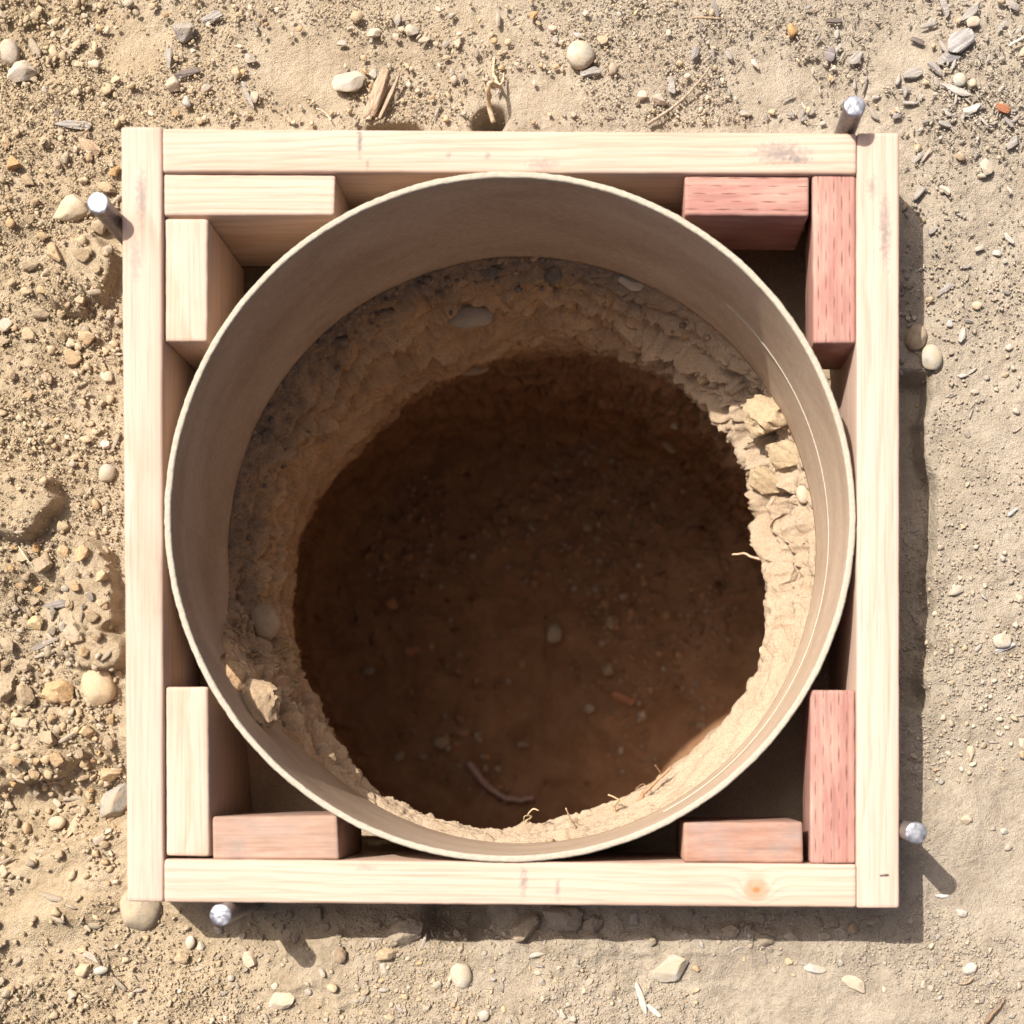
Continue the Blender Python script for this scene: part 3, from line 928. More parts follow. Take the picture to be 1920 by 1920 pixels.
def rock_verts(kind, seed, sub=3):
    """unit rock: longest half-axis about 1 along x, 1 along y, 1 up"""
    r = np.random.default_rng(seed)
    v, f = ICO[sub]
    v = v.copy()
    if kind == "cobble":
        v *= (1 + 0.10 * fbm(v[:, 0] + seed, v[:, 1], v[:, 2], 0.9, 2, seed))[:, None]
        for _ in range(3):
            n = r.normal(size=3); n /= np.linalg.norm(n)
            d = np.clip(v @ n - r.uniform(.80, .92), 0, None)
            v -= 0.7 * d[:, None] * n
    elif kind == "stone":
        for _ in range(13):
            n = r.normal(size=3); n /= np.linalg.norm(n)
            d = np.clip(v @ n - r.uniform(.48, .80), 0, None)
            v -= 0.98 * d[:, None] * n
        v *= (1 + 0.07 * fbm(v[:, 0] + seed, v[:, 1], v[:, 2], 2.5, 3, seed))[:, None]
        v /= np.abs(v).max(0)
    elif kind == "clod":
        v *= (1 + 0.42 * fbm(v[:, 0] + seed, v[:, 1], v[:, 2], 1.4, 3, seed) + 0.26 * fbm(v[:, 0], v[:, 1] + seed, v[:, 2], 4.2, 3, seed + 1, 0.6))[:, None]
        for _ in range(9):
            n = r.normal(size=3); n /= np.linalg.norm(n)
            d = np.clip(v @ n - r.uniform(.48, .85), 0, None)
            v -= 0.92 * d[:, None] * n
        v *= (1 + 0.06 * fbm(v[:, 0], v[:, 1], v[:, 2] + seed, 6.0, 2, seed + 2))[:, None]
        v /= np.abs(v).max(0)
    elif kind == "chip":
        s = np.sign(v)
        v = s * np.abs(v) ** 0.55
        for _ in range(5):
            n = r.normal(size=3) * np.array((1, 1, .25)); n /= np.linalg.norm(n)
            d = np.clip(v @ n - r.uniform(.60, .90), 0, None)
            v -= 0.97 * d[:, None] * n
        v[:, 2] += 0.25 * fbm(v[:, 0] * .5 + seed, v[:, 1] * 2.5, 0.0, 1.4, 2, seed)
        v[:, 1] += 0.10 * fbm(v[:, 0] + seed, v[:, 2] * 2, 0.0, 2.2, 3, seed + 4)
        v /= np.abs(v).max(0)
    return v, f


MATS = {"cobble": M_STONE, "stone": M_STONE, "clod": M_CLOD, "chip": M_CHIP}
CATS = {"cobble": "stone", "stone": "stone", "clod": "clod", "chip": "wood chip"}
NAMES = {"cobble": "cobble", "stone": "stone", "clod": "dirt_clod", "chip": "wood_chip"}
_seed = [100]


def place_rock(kind, px, py, lpx, wpx, ang, col, label, hgt=None, sink=0.4, at=None, group=None, sub=3, tilt=0.0, name=None, cat=None):
    _seed[0] += 1
    v, f = rock_verts(kind, _seed[0], sub)
    if at is None:
        p = W(px, py, 0.0)
        p.z = float(ground_height([p.x], [p.y])[0])
        s = 1.0 / GPX
    else:
        p = at
        s = (ZC - at.z) / FPX
    hx, hy = lpx * s / 2, wpx * s / 2
    hz = (hgt * s / 2) if hgt else {"cobble": .72, "stone": .62, "clod": .78, "chip": .42}[kind] * min(hx, hy)
    me = mesh_np(NAMES[kind], v * np.array((hx, hy, hz)), f)
    o = link_mesh(name or NAMES[kind], me, MATS[kind], smooth=True)
    try:
        me.set_sharp_from_angle(angle=math.radians(42))
    except Exception:
        pass
    o.location = (p.x, p.y, p.z + hz * (1 - 2 * sink))
    o.rotation_euler = (math.radians(tilt), math.radians(tilt * .6), math.radians(ang))
    o.color = (*[q * (.88 if kind in ('stone', 'cobble') else .95) for q in col], 1)
    tag(o, label, cat or CATS[kind], group)
    return o

TAN, GREY, PALE_, DARK, ORG = (.42, .325, .21), (.31, .28, .25), (.49, .43, .35), (.16, .13, .115), (.46, .28, .13)
CREAM, BLUE, PINK, BROWN = (.50, .41, .29), (.31, .325, .33), (.52, .40, .33), (.26, .18, .12)
WHITE = (.44, .405, .36)
rocks = [
    ("cobble", 18, 98, 38, 52, 10, (.40, .33, .27), "tan rounded stone at the left edge near the top corner"),
    ("stone", 43, 132, 62, 46, 25, PALE_, "pale cream flat stone half buried near the upper left corner"),
    ("clod", 343, 60, 50, 44, 0, GREY, "rough grey layered lump above the left end of the top board"),
    ("chip", 397, 28, 44, 20, 28, GREY, "stubby grey-brown wood chip at the top edge, left of centre"),
    ("stone", 318, 108, 20, 46, 4, (.26, .25, .24), "dark grey slate sliver standing out above the form's upper left corner"),
    ("stone", 328, 160, 32, 34, 0, (.40, .33, .27), "tan-grey lump just below the dark slate sliver"),
    ("chip", 352, 140, 52, 15, 15, DARK, "dark broken twig lying beside the slate sliver"),
    ("stone", 352, 192, 20, 26, 20, BLUE, "small blue-grey angular stone above the top board's left end"),
    ("stone", 389, 167, 28, 17, 30, GREY, "small flat grey stone between the twig and the white pebble"),
    ("stone", 479, 184, 20, 24, 10, WHITE, "bright white pebble above the left part of the top board"),
    ("chip", 465, 180, 8, 60, 22, GREY, "thin grey splinter beside the bright white pebble"),
    ("chip", 140, 237, 68, 17, -6, GREY, "long grey wood chip left of the form's upper left corner"),
    ("chip", 108, 215, 9, 44, -8, DARK, "thin dark splinter at the end of the long grey chip"),
    ("clod", 166, 276, 58, 26, -35, (.42, .30, .20), "elongated tan clod left of the upper left corner"),
    ("stone", 178, 122, 26, 18, 10, PALE_, "whitish small stone in the upper left dirt"),
    ("stone", 469, 112, 24, 19, -30, GREY, "grey flake lying alone above the top board, left part"),
    ("stone", 447, 140, 24, 20, 10, TAN, "tan crumbly stone left of the wood stick"),
    ("stone", 138, 388, 84, 58, 20, CREAM, "cream flat stone half buried beside the left stake"),
    ("clod", 30, 310, 28, 28, 0, ORG, "round orange clod at the left edge above the stake"),
    ("stone", 13, 612, 30, 26, 0, PINK, "pinkish grey stone at the left edge, middle height"),
    ("clod", 55, 552, 28, 18, 0, TAN, "small tan clod near the left edge below the stake"),
    ("cobble", 26, 425, 18, 18, 0, ORG, "small orange clod by the left edge level with the stake", ),
    ("clod", 670, 35, 27, 27, 0, TAN, "round tan clod at the top edge left of centre"),
    ("stone", 655, 157, 68, 50, -12, (.42, .385, .34), "rough whitish rock left of the wood stick"),
    ("stone", 700, 62, 30, 20, 30, PALE_, "pale flat chip of stone above the wood stick"),
    ("stone", 770, 58, 32, 24, -15, WHITE, "whitish quartz stone near the top edge left of centre"),
    ("stone", 746, 34, 16, 26, 0, GREY, "upright grey flake at the top edge"),
    ("stone", 797, 73, 28, 13, 25, GREY, "flat grey flake right of the whitish quartz"),
    ("stone", 935, 40, 12, 30, 5, GREY, "slim grey stone near the top edge at centre"),
    ("cobble", 1088, 112, 50, 52, 0, (.47, .435, .375), "round smooth grey cobble above the top board, right of centre"),
    ("chip", 1107, 142, 40, 17, 12, GREY, "flaky grey chip tucked under the round smooth cobble"),
    ("stone", 1148, 135, 23, 24, 40, (.36, .29, .22), "brown angular stone right of the round smooth cobble"),
    ("stone", 1083, 73, 18, 12, 0, (.48, .46, .46), "small bluish oval pebble above the round smooth cobble"),
    ("stone", 1052, 85, 14, 12, 0, PINK, "small pinkish pebble upper left of the round smooth cobble"),
    ("cobble", 852, 150, 14, 18, -10, GREY, "dark oval pebble left of the forked root"),
    ("stone", 867, 146, 13, 14, 0, GREY, "tiny grey stone touching the dark oval pebble"),
    ("stone", 700, 140, 16, 18, 0, BLUE, "small bluish chip beside the wood stick's upper end"),
    ("clod", 1000, 32, 20, 18, 0, ORG, "orange crumb at the top edge right of centre"),
    ("stone", 1098, 32, 14, 14, 0, WHITE, "small white pebble at the top edge right of centre"),
    ("stone", 858, 83, 14, 18, 0, CREAM, "small cream pebble above the forked root"),
    ("stone", 1035, 57, 20, 14, -20, PINK, "reddish pale chip near the top edge right of centre"),
    ("chip", 1258, 165, 15, 36, 12, GREY, "upright grey bark chip above the top board, right part"),
    ("stone", 1236, 190, 36, 26, -20, (.36, .31, .27), "grey-brown flat rock beside the upright bark chip"),
    ("stone", 1415, 123, 11, 24, 25, (.66, .55, .47), "pale pink shard in the upper right dirt"),
    ("stone", 1397, 217, 24, 15, 5, (.27, .25, .24), "dark grey block of stone just above the top board's right part"),
    ("chip", 1605, 112, 34, 20, 40, GREY, "thick grey wood chip above the upper right stake"),
    ("stone", 1563, 128, 12, 14, 0, WHITE, "small white stone upper left of the right stake"),
    ("stone", 1570, 62, 12, 24, -5, BLUE, "blue-grey sliver near the top edge, right part"),
    ("chip", 1557, 100, 22, 34, -20, (.25, .22, .21), "dark folded wood chip above the upper right stake"),
    ("chip", 1563, 40, 30, 11, 5, DARK, "dark bark chip near the top edge, right part"),
    ("clod", 1485, 60, 24, 30, 0, ORG, "orange crumbly clod in the upper right dirt"),
    ("chip", 1795, 82, 62, 40, 38, (.38, .35, .33), "large flat grey chip in the upper right corner"),
    ("chip", 1775, 105, 16, 66, -40, GREY, "long grey chip leaning on the large flat chip"),
    ("chip", 1818, 28, 52, 18, 40, GREY, "grey chip at the top edge near the right corner"),
    ("chip", 1772, 16, 14, 40, 15, GREY, "upright grey chip at the top edge near the right corner"),
    ("stone", 1822, 45, 26, 22, 10, (.52, .42, .34), "tan blocky stone near the upper right corner"),
    ("cobble", 1796, 157, 26, 27, 0, (.43, .42, .37), "round grey-green pebble in the upper right wood chips"),
    ("cobble", 1820, 163, 15, 17, 0, (.56, .43, .31), "small round orange pebble beside the grey-green pebble"),
    ("chip", 1712, 142, 40, 22, 15, GREY, "broad grey chip left of the grey-green pebble"),
    ("chip", 1752, 133, 36, 14, -38, GREY, "pale narrow chip between the broad chip and the grey-green pebble"),
    ("chip", 1792, 176, 62, 15, -16, (.42, .38, .34), "long thin flake below the grey-green pebble"),
    ("chip", 1817, 210, 42, 18, 22, (.52, .48, .42), "whitish flake above the right end of the form"),
    ("chip", 1720, 75, 28, 12, -20, DARK, "dark grey chip left of the large flat chip"),
    ("chip", 1785, 112, 32, 16, 10, (.22, .20, .20), "dark chip below the large flat chip"),
    ("stone", 1800, 296, 22, 18, -30, BROWN, "brown flat stone right of the form's upper right corner"),
    ("stone", 1848, 313, 26, 34, 10, (.42, .38, .33), "grey flat stone right of the form, level with the top blocks"),
    ("chip", 1898, 268, 34, 16, 35, GREY, "grey chip at the right edge near the top"),
    ("chip", 1722, 296, 34, 9, 45, GREY, "grey twig piece right of the upper right corner"),
    ("chip", 1738, 290, 34, 7, 55, (.40, .30, .24), "brownish thin twig leaning by the grey twig piece"),
    ("stone", 1917, 105, 24, 24, 0, CREAM, "cream stone cut by the right edge near the top"),
    ("chip", 1772, 543, 42, 11, 40, GREY, "lone grey wood sliver right of the frame's shadow"),
    ("cobble", 1832, 573, 20, 16, 0, (.60, .46, .32), "smooth orange-tan pebble right of the frame"),
    ("stone", 1871, 473, 18, 14, 0, (.50, .48, .44), "small pale grey pebble right of the frame"),
    ("stone", 1885, 490, 10, 11, 0, WHITE, "tiny white pebble right of the frame near the edge"),
    ("stone", 1779, 608, 14, 16, 0, (.46, .44, .42), "small pale stone right of the shadow, upper part"),
    ("cobble", 1745, 673, 40, 50, 10, (.44, .415, .36), "grey rounded cobble half in the frame's right shadow"),
    ("cobble", 1718, 633, 42, 52, -15, (.33, .255, .18), "brown rounded cobble in the shadow beside the right board"),
    ("stone", 1792, 1108, 28, 19, 12, WHITE, "white angular stone right of the frame, middle height"),
    ("stone", 1880, 1198, 42, 36, 10, (.55, .52, .46), "pale speckled stone near the right edge, middle height"),
    ("chip", 1884, 1214, 42, 11, 22, (.40, .38, .37), "grey chip resting below the pale speckled stone"),
    ("stone", 1827, 735, 17, 10, 5, (.42, .41, .39), "small grey oval right of the half-shaded cobble"),
    ("stone", 1903, 772, 15, 14, 30, WHITE, "small white angular stone at the right edge"),
    ("chip", 1898, 960, 26, 8, 35, (.36, .35, .34), "small grey sliver near the right edge, middle height"),
    ("chip", 1906, 805, 20, 8, 25, (.37, .31, .26), "small brown sliver at the right edge"),
    ("stone", 1912, 1124, 20, 18, 0, PALE_, "pale stone at the right edge above the speckled one"),
    ("stone", 1820, 1410, 18, 24, 10, (.55, .44, .32), "tan angular stone right of the lower right block"),
    ("stone", 1917, 1395, 18, 26, 0, PALE_, "pale stone cut by the right edge, lower part"),
    ("stone", 1811, 1535, 23, 20, 0, (.56, .44, .33), "tan flaky stone right of the lower right stake"),
    ("stone", 1884, 1558, 18, 13, -20, WHITE, "small white oval right of the lower right stake"),
    ("stone", 1892, 1588, 18, 14, 10, GREY, "small grey oval near the right edge, lower part"),
    ("stone", 1805, 1712, 28, 17, -15, WHITE, "white flat pebble right of the stake's shadow"),
    ("chip", 1768, 1680, 30, 8, -5, (.55, .52, .48), "pale flake at the tip of the stake's shadow"),
    ("stone", 1602, 1846, 54, 30, -25, (.50, .42, .34), "long flat tan stone below the lower right corner"),
    ("stone", 1731, 1847, 12, 19, 15, WHITE, "white chip right of the long flat tan stone"),
    ("stone", 1745, 1851, 13, 15, 0, PALE_, "pale small stone touching the white chip"),
    ("stone", 1818, 1815, 30, 24, 20, (.50, .47, .43), "pale grey flat stone in the lower right corner"),
    ("stone", 1528, 1815, 44, 20, -10, (.45, .46, .44), "bluish stone half buried below the frame's shadow"),
    ("clod", 1597, 1737, 22, 28, 0, (.40, .29, .19), "brown lump lying in the shadow below the bottom board"),
    ("stone", 1480, 1755, 26, 18, 0, (.40, .36, .31), "grey stone in the shadow below the bottom board"),
    ("stone", 1262, 1812, 86, 52, 28, (.53, .48, .41), "large whitish angular stone below the bottom board's shadow"),
    ("cobble", 865, 1828, 43, 52, 12, (.56, .50, .41), "pale smooth oval cobble below the bottom board"),
    ("clod", 762, 1745, 78, 58, 10, (.34, .28, .21), "big grey-brown clod in the shadow of the bottom board"),
    ("clod", 1052, 1722, 80, 56, -10, (.36, .30, .23), "big grey clod in the shadow at the bottom board's middle"),
    ("clod", 985, 1738, 66, 50, 15, (.38, .30, .22), "brownish clod in the shadow left of the big grey clod"),
    ("stone", 1190, 1724, 18, 26, -10, (.40, .37, .33), "small upright grey stone in the bottom board's shadow"),
    ("clod", 1110, 1735, 44, 40, 0, (.35, .29, .22), "medium clod in the shadow right of the big grey clod"),
    ("clod", 727, 1787, 44, 30, 0, (.48, .36, .23), "tan clod on the shadow's edge below the bottom board"),
    ("clod", 642, 1790, 24, 34, 0, (.30, .215, .15), "brown clod right of the lower left stake's shadow"),
    ("stone", 1055, 1905, 16, 26, 10, WHITE, "white chip at the bottom edge, centre"),
    ("stone", 905, 1903, 28, 22, 15, WHITE, "white stone at the bottom edge left of centre"),
    ("stone", 1004, 1790, 40, 14, 10, (.47, .50, .48), "bluish flat stone at the shadow's edge below the bottom board"),
    ("stone", 720, 1815, 16, 28, 20, WHITE, "white shard below the tan clod"),
    ("cobble", 187, 1288, 62, 78, 12, (.52, .39, .245), "smooth rounded tan cobble beside the left board, lower part"),
    ("clod", 115, 1293, 74, 62, -20, (.48, .32, .17), "large orange clod left of the smooth rounded tan cobble"),
    ("clod", 50, 1305, 44, 48, 0, (.38, .29, .19), "grey-brown clod left of the large orange clod"),
    ("clod", 12, 1292, 46, 60, 0, (.36, .28, .19), "brown clod cut by the left edge, lower part"),
    ("stone", 203, 1506, 84, 62, 56, (.25, .25, .24), "flat blue-grey slab wedged against the left board's lower end"),
    ("cobble", 83, 1545, 33, 26, 10, (.60, .49, .34), "cream oval pebble left of the flat blue-grey slab"),
    ("chip", 112, 1552, 58, 13, 58, (.58, .38, .26), "pinkish fresh wood splinter beside the cream oval pebble"),
    ("cobble", 262, 1704, 88, 80, 20, (.32, .265, .195), "big grey cobble sticking out under the lower left corner"),
    ("stone", 468, 1797, 29, 33, 10, (.58, .46, .34), "cream blocky pebble left of the lower left stake's shadow"),
    ("cobble", 355, 1768, 18, 26, -10, (.60, .53, .43), "pale oval pebble below the lower left corner"),
    ("stone", 376, 1775, 17, 20, 0, WHITE, "white pebble right of the pale oval pebble"),
    ("clod", 341, 1797, 34, 26, 0, (.46, .35, .22), "tan clod below the pale oval pebble"),
    ("cobble", 188, 1820, 28, 15, 12, (.42, .42, .38), "grey oval pebble in the lower left corner"),
    ("stone", 155, 1818, 34, 28, 35, (.46, .35, .23), "tan flat stone left of the grey oval pebble"),
    ("stone", 533, 1875, 62, 38, 15, (.54, .46, .36), "pale angular stone near the bottom edge, left part"),
    ("stone", 172, 1795, 40, 16, -35, (.40, .34, .29), "reddish grey slab above the grey oval pebble"),
    ("cobble", 198, 885, 31, 38, -20, (.40, .36, .29), "grey-brown oval stone beside the left board, middle height"),
    ("cobble", 134, 869, 13, 13, 0, GREY, "small grey pebble left of the grey-brown oval stone"),
    ("stone", 196, 833, 20, 16, -10, (.60, .50, .43), "pale pink pebble above the grey-brown oval stone"),
    ("clod", 153, 1193, 40, 46, 0, (.42, .33, .24), "grey crusty clod above the smooth rounded tan cobble"),
    ("chip", 98, 1130, 50, 18, 12, (.24, .21, .19), "dark flat chip among the clods on the left"),
    ("chip", 85, 1205, 56, 12, 25, (.27, .23, .2), "dark splinter among the clods on the left"),
    ("clod", 60, 1165, 36, 30, 0, (.48, .35, .2), "tan rounded clod among the left rubble"),
    ("clod", 80, 1060, 40, 34, 0, (.38, .29, .2), "dark brown clod under the left overhanging crust"),
    ("clod", 120, 1035, 26, 30, 0, (.47, .33, .19), "orange brown clod between the two left crusts"),
    ("stone", 40, 1355, 60, 34, -10, (.42, .33, .22), "wide tan clod near the left edge, lower part", ),
    ("clod", 195, 1452, 44, 34, 0, (.44, .31, .18), "brown clod above the flat blue-grey slab"),
    ("clod", 165, 1372, 34, 30, 0, (.47, .34, .2), "orange clod below the smooth rounded tan cobble"),
]
for r in rocks:
    place_rock(*r, sink=.22 if ('shadow' in r[7] and r[0] == 'clod') else (.64 if 'sticking out' in r[7] else .4), sub=4 if max(r[3], r[4]) > 34 else 3)
# the reddish dry husk near the right edge
place_rock("chip", 1876, 204, 36, 16, -25, (.33, .14, .075), "reddish brown dry husk near the right edge", name="leaf_husk", cat="leaf")
for (px, py, l, w, a, lab) in ((1202, 1872, 62, 13, -68, "curled pale dry leaf at the bottom edge, right of centre"), (1224, 1893, 40, 10, -40, "short pale dry leaf beside the curled one")):
    place_rock("chip", px, py, l, w, a, (.58, .52, .42), lab, name="dry_leaf", cat="leaf", sink=.15)

# the split wood stick above the top board
stick = empty("wood_stick", W(712, 185, 0.0))
stick.location.z = float(ground_height([stick.location.x], [stick.location.y])[0])
tag(stick, "split brown wood stick lying above the top board", "stick")
for nm, (px, py, l, w, a) in (("stick_half", (709, 182, 102, 27, 66)), ("splinter", (731, 186, 90, 10, 65))):
    v, f = rock_verts("chip", 903 + len(nm), 4)
    s = 1 / GPX
    me = mesh_np(nm, v * np.array((l * s / 2, w * s / 2, min(w * s * .4, .006))), f)
    o = link_mesh(nm, me, M_CHIP, stick)
    o.location = W(px, py, 0.0) - W(712, 185, 0.0) + Vector((0, 0, 0.005))
    o.rotation_euler = (0, 0, math.radians(a))
    o.color = (.36, .27, .19, 1)

# ------------------------------------------------------------------ roots, straws
def tube_mesh(name, pts, radii, n=7):
    pts = [Vector(p) for p in pts]
    V, F = [], []
    for i, p in enumerate(pts):
        t = (pts[min(i + 1, len(pts) - 1)] - pts[max(i - 1, 0)]).normalized()
        a = t.orthogonal().normalized()
        if i and V:
            a = (prev - prev.dot(t) * t).normalized()
        prev = a
        b = t.cross(a)
        for q in range(n):
            an = 2 * math.pi * q / n
            V.append(p + radii[i] * (math.cos(an) * a + math.sin(an) * b))
    for i in range(len(pts) - 1):
        for q in range(n):
            F.append((i * n + q, i * n + (q + 1) % n, (i + 1) * n + (q + 1) % n, (i + 1) * n + q))
    F.append(tuple(range(n))[::-1]); F.append(tuple(range((len(pts) - 1) * n, len(pts) * n)))
    me = bpy.data.meshes.new(name)
    me.from_pydata([v[:] for v in V], [], F)
    me.update()
    return me


def smooth_path(pts, rad, per_seg=6, jit=0.0, seed=0):
    r = np.random.default_rng(seed)
    P = [np.array(p, float) for p in pts]
    P = [2 * P[0] - P[1]] + P + [2 * P[-1] - P[-2]]
    out, ro = [], []
    n = len(P) - 3
    for i in range(1, len(P) - 2):
        for s in range(per_seg):
            u = s / per_seg
            p0, p1, p2, p3 = P[i - 1], P[i], P[i + 1], P[i + 2]
            q = .5 * (2 * p1 + (p2 - p0) * u + (2 * p0 - 5 * p1 + 4 * p2 - p3) * u * u + (3 * p1 - p0 - 3 * p2 + p3) * u ** 3)
            out.append(q + r.normal(size=3) * jit)
            f = (i - 1 + u) / n
            ro.append(rad[0] * (1 - f) + rad[1] * f)
    out.append(P[-2]); ro.append(rad[1])
    return out, ro


def root(paths, col, label, name="root", cat="root", seed=0):
    """paths: list of (points, (r0, r1)); the first is the root itself, the rest are its branches"""
    o0 = None
    for i, (pts, rad) in enumerate(paths):
        p, r = smooth_path(pts, rad, jit=rad[0] * 0.18, seed=seed + i)
        o = link_mesh(name if i == 0 else "branch", tube_mesh(name, p, r), M_ROOT, o0)
        o.color = (*col, 1)
        if o0 is None:
            o0 = o
            tag(o, label, cat)
    return o0


def gp(px, py, up):
    w = W(px, py, 0.0)
    return (w.x, w.y, float(ground_height([w.x], [w.y])[0]) + up)

root([([gp(928, 112, .002), gp(926, 140, .003), gp(932, 160, .006), gp(938, 176, .012), gp(922, 188, .030), gp(918, 206, .045), gp(926, 233, .045)], (.0012, .0026)),
      ([gp(946, 142, .002), gp(944, 160, .004), gp(938, 176, .012)], (.0008, .0014))], (.50, .38, .25), "pale forked root bending into the small hole behind the top board", seed=1)
root([([gp(1335, 127, .002), gp(1310, 160, .004), gp(1285, 186, .003), (gp(1262, 205, .002)), gp(1215, 238, .002)], (.0008, .0017))], (.34, .27, .20), "long thin twig lying diagonally above the top board's right half", "twig", "twig", 2)
root([([gp(38, 1025, .006), gp(55, 1048, .008), gp(72, 1073, .006)], (.0006, .0006))], (.55, .55, .38), "thin pale straw lying on the left clods", "straw", "straw", 3)
root([([gp(1888, 92, .003), gp(1905, 82, .003), gp(1924, 72, .003)], (.0012, .0016))], (.70, .62, .48), "pale straw at the right edge near the top", "straw", "straw", 4)
root([([gp(1846, 1917, .003), gp(1862, 1896, .005), gp(1873, 1886, .004), gp(1884, 1872, .003)], (.0018, .0008))], (.24, .16, .10), "dark brown twig in the lower right corner", "twig", "twig", 5)
root([([gp(1796, 1845, .002), gp(1812, 1842, .003), gp(1824, 1832, .002)], (.0008, .0012))], (.34, .24, .16), "short brown twig below the pale grey flat stone", "twig", "twig", 6)
root([([gp(1296, 42, .002), gp(1320, 41, .003), gp(1350, 42, .002)], (.0010, .0012))], (.36, .27, .18), "straight brown twig at the top edge, right of centre", "twig", "twig", 7)
root([([gp(595, 205, .002), gp(612, 215, .003), gp(622, 230, .002)], (.0007, .0006))], (.60, .48, .36), "fine pale stem just above the top board's left half", "straw", "straw", 8)


def air(px, py, z):
    return tuple(W(px, py, z))

root([([air(1440, 1052, -.155), air(1415, 1046, -.16), air(1395, 1038, -.165), air(1373, 1040, -.175)], (.0016, .0011))], (.46, .33, .22), "single root poking from the hole's sunlit right wall", seed=11)
root([([air(978, 1558, -.17), air(980, 1545, -.16), air(996, 1532, -.15), air(990, 1527, -.145), air(1000, 1517, -.14), air(1010, 1520, -.14)], (.0011, .0007)),
      ([air(996, 1530, -.15), air(984, 1530, -.145), air(982, 1540, -.15)], (.0006, .0005))], (.58, .44, .27), "curly pale rootlet at the hole's bottom rim", seed=12)
root([([air(1084, 1560, -.16), air(1070, 1538, -.15), air(1061, 1515, -.14)], (.0012, .0007))], (.50, .36, .22), "straight short rootlet right of the curly one", seed=13)
root([([air(1155, 1532, -.15), air(1152, 1510, -.145), air(1160, 1500, -.14), air(1140, 1490, -.14)], (.0014, .0009)),
      ([air(1156, 1505, -.142), air(1168, 1500, -.14), air(1170, 1512, -.14)], (.0006, .0004))], (.48, .34, .2), "bent rootlet beside the thick brown root", seed=14)
root([([air(1190, 1525, -.15), air(1204, 1492, -.145), air(1225, 1470, -.14), (air(1258, 1438, -.14))], (.0028, .0015)),
      ([air(1240, 1452, -.14), air(1236, 1445, -.135), air(1228, 1434, -.13)], (.0007, .0005)),
      ([air(1215, 1478, -.142), air(1205, 1470, -.15), air(1190, 1480, -.16)], (.0006, .0004))], (.34, .21, .12), "thick brown root on the hole's lower right rim", seed=15)
root([([air(772, 1535, -.15), air(776, 1525, -.14), air(790, 1524, -.135), air(794, 1532, -.14)], (.0005, .0004)), ([air(780, 1532, -.15), air(782, 1525, -.14), air(770, 1530, -.14)], (.0005, .0003))], (.40, .26, .16), "fine root hairs at the hole's lower left rim", seed=16)
root([([air(1350, 1440, -.15), air(1356, 1410, -.14), air(1362, 1390, -.14)], (.0006, .0005)), ([air(1356, 1412, -.14), air(1366, 1400, -.14)], (.0004, .0003))], (.30, .24, .14), "thin root hairs on the hole's lower right wall", seed=17)
zf = -0.765
root([([air(880, 1432, zf), air(900, 1460, zf + .01), air(930, 1487, zf + .012), air(965, 1500, zf + .01), air(1000, 1497, zf + .008)], (.006, .0035))], (.42, .30, .25), "pale curved bark strip lying on the dark hole floor", "bark_strip", "bark", 18)
root([([air(985, 735, -.5), air(1002, 718, -.46), air(1015, 700, -.42)], (.002, .0012))], (.24, .13, .07), "dark root hanging from the hole's shaded far wall", seed=19)
root([([air(1100, 765, -.55), air(1106, 745, -.5), air(1122, 715, -.44)], (.002, .0012))], (.24, .13, .07), "second dark root right on the hole's shaded far wall", seed=20)

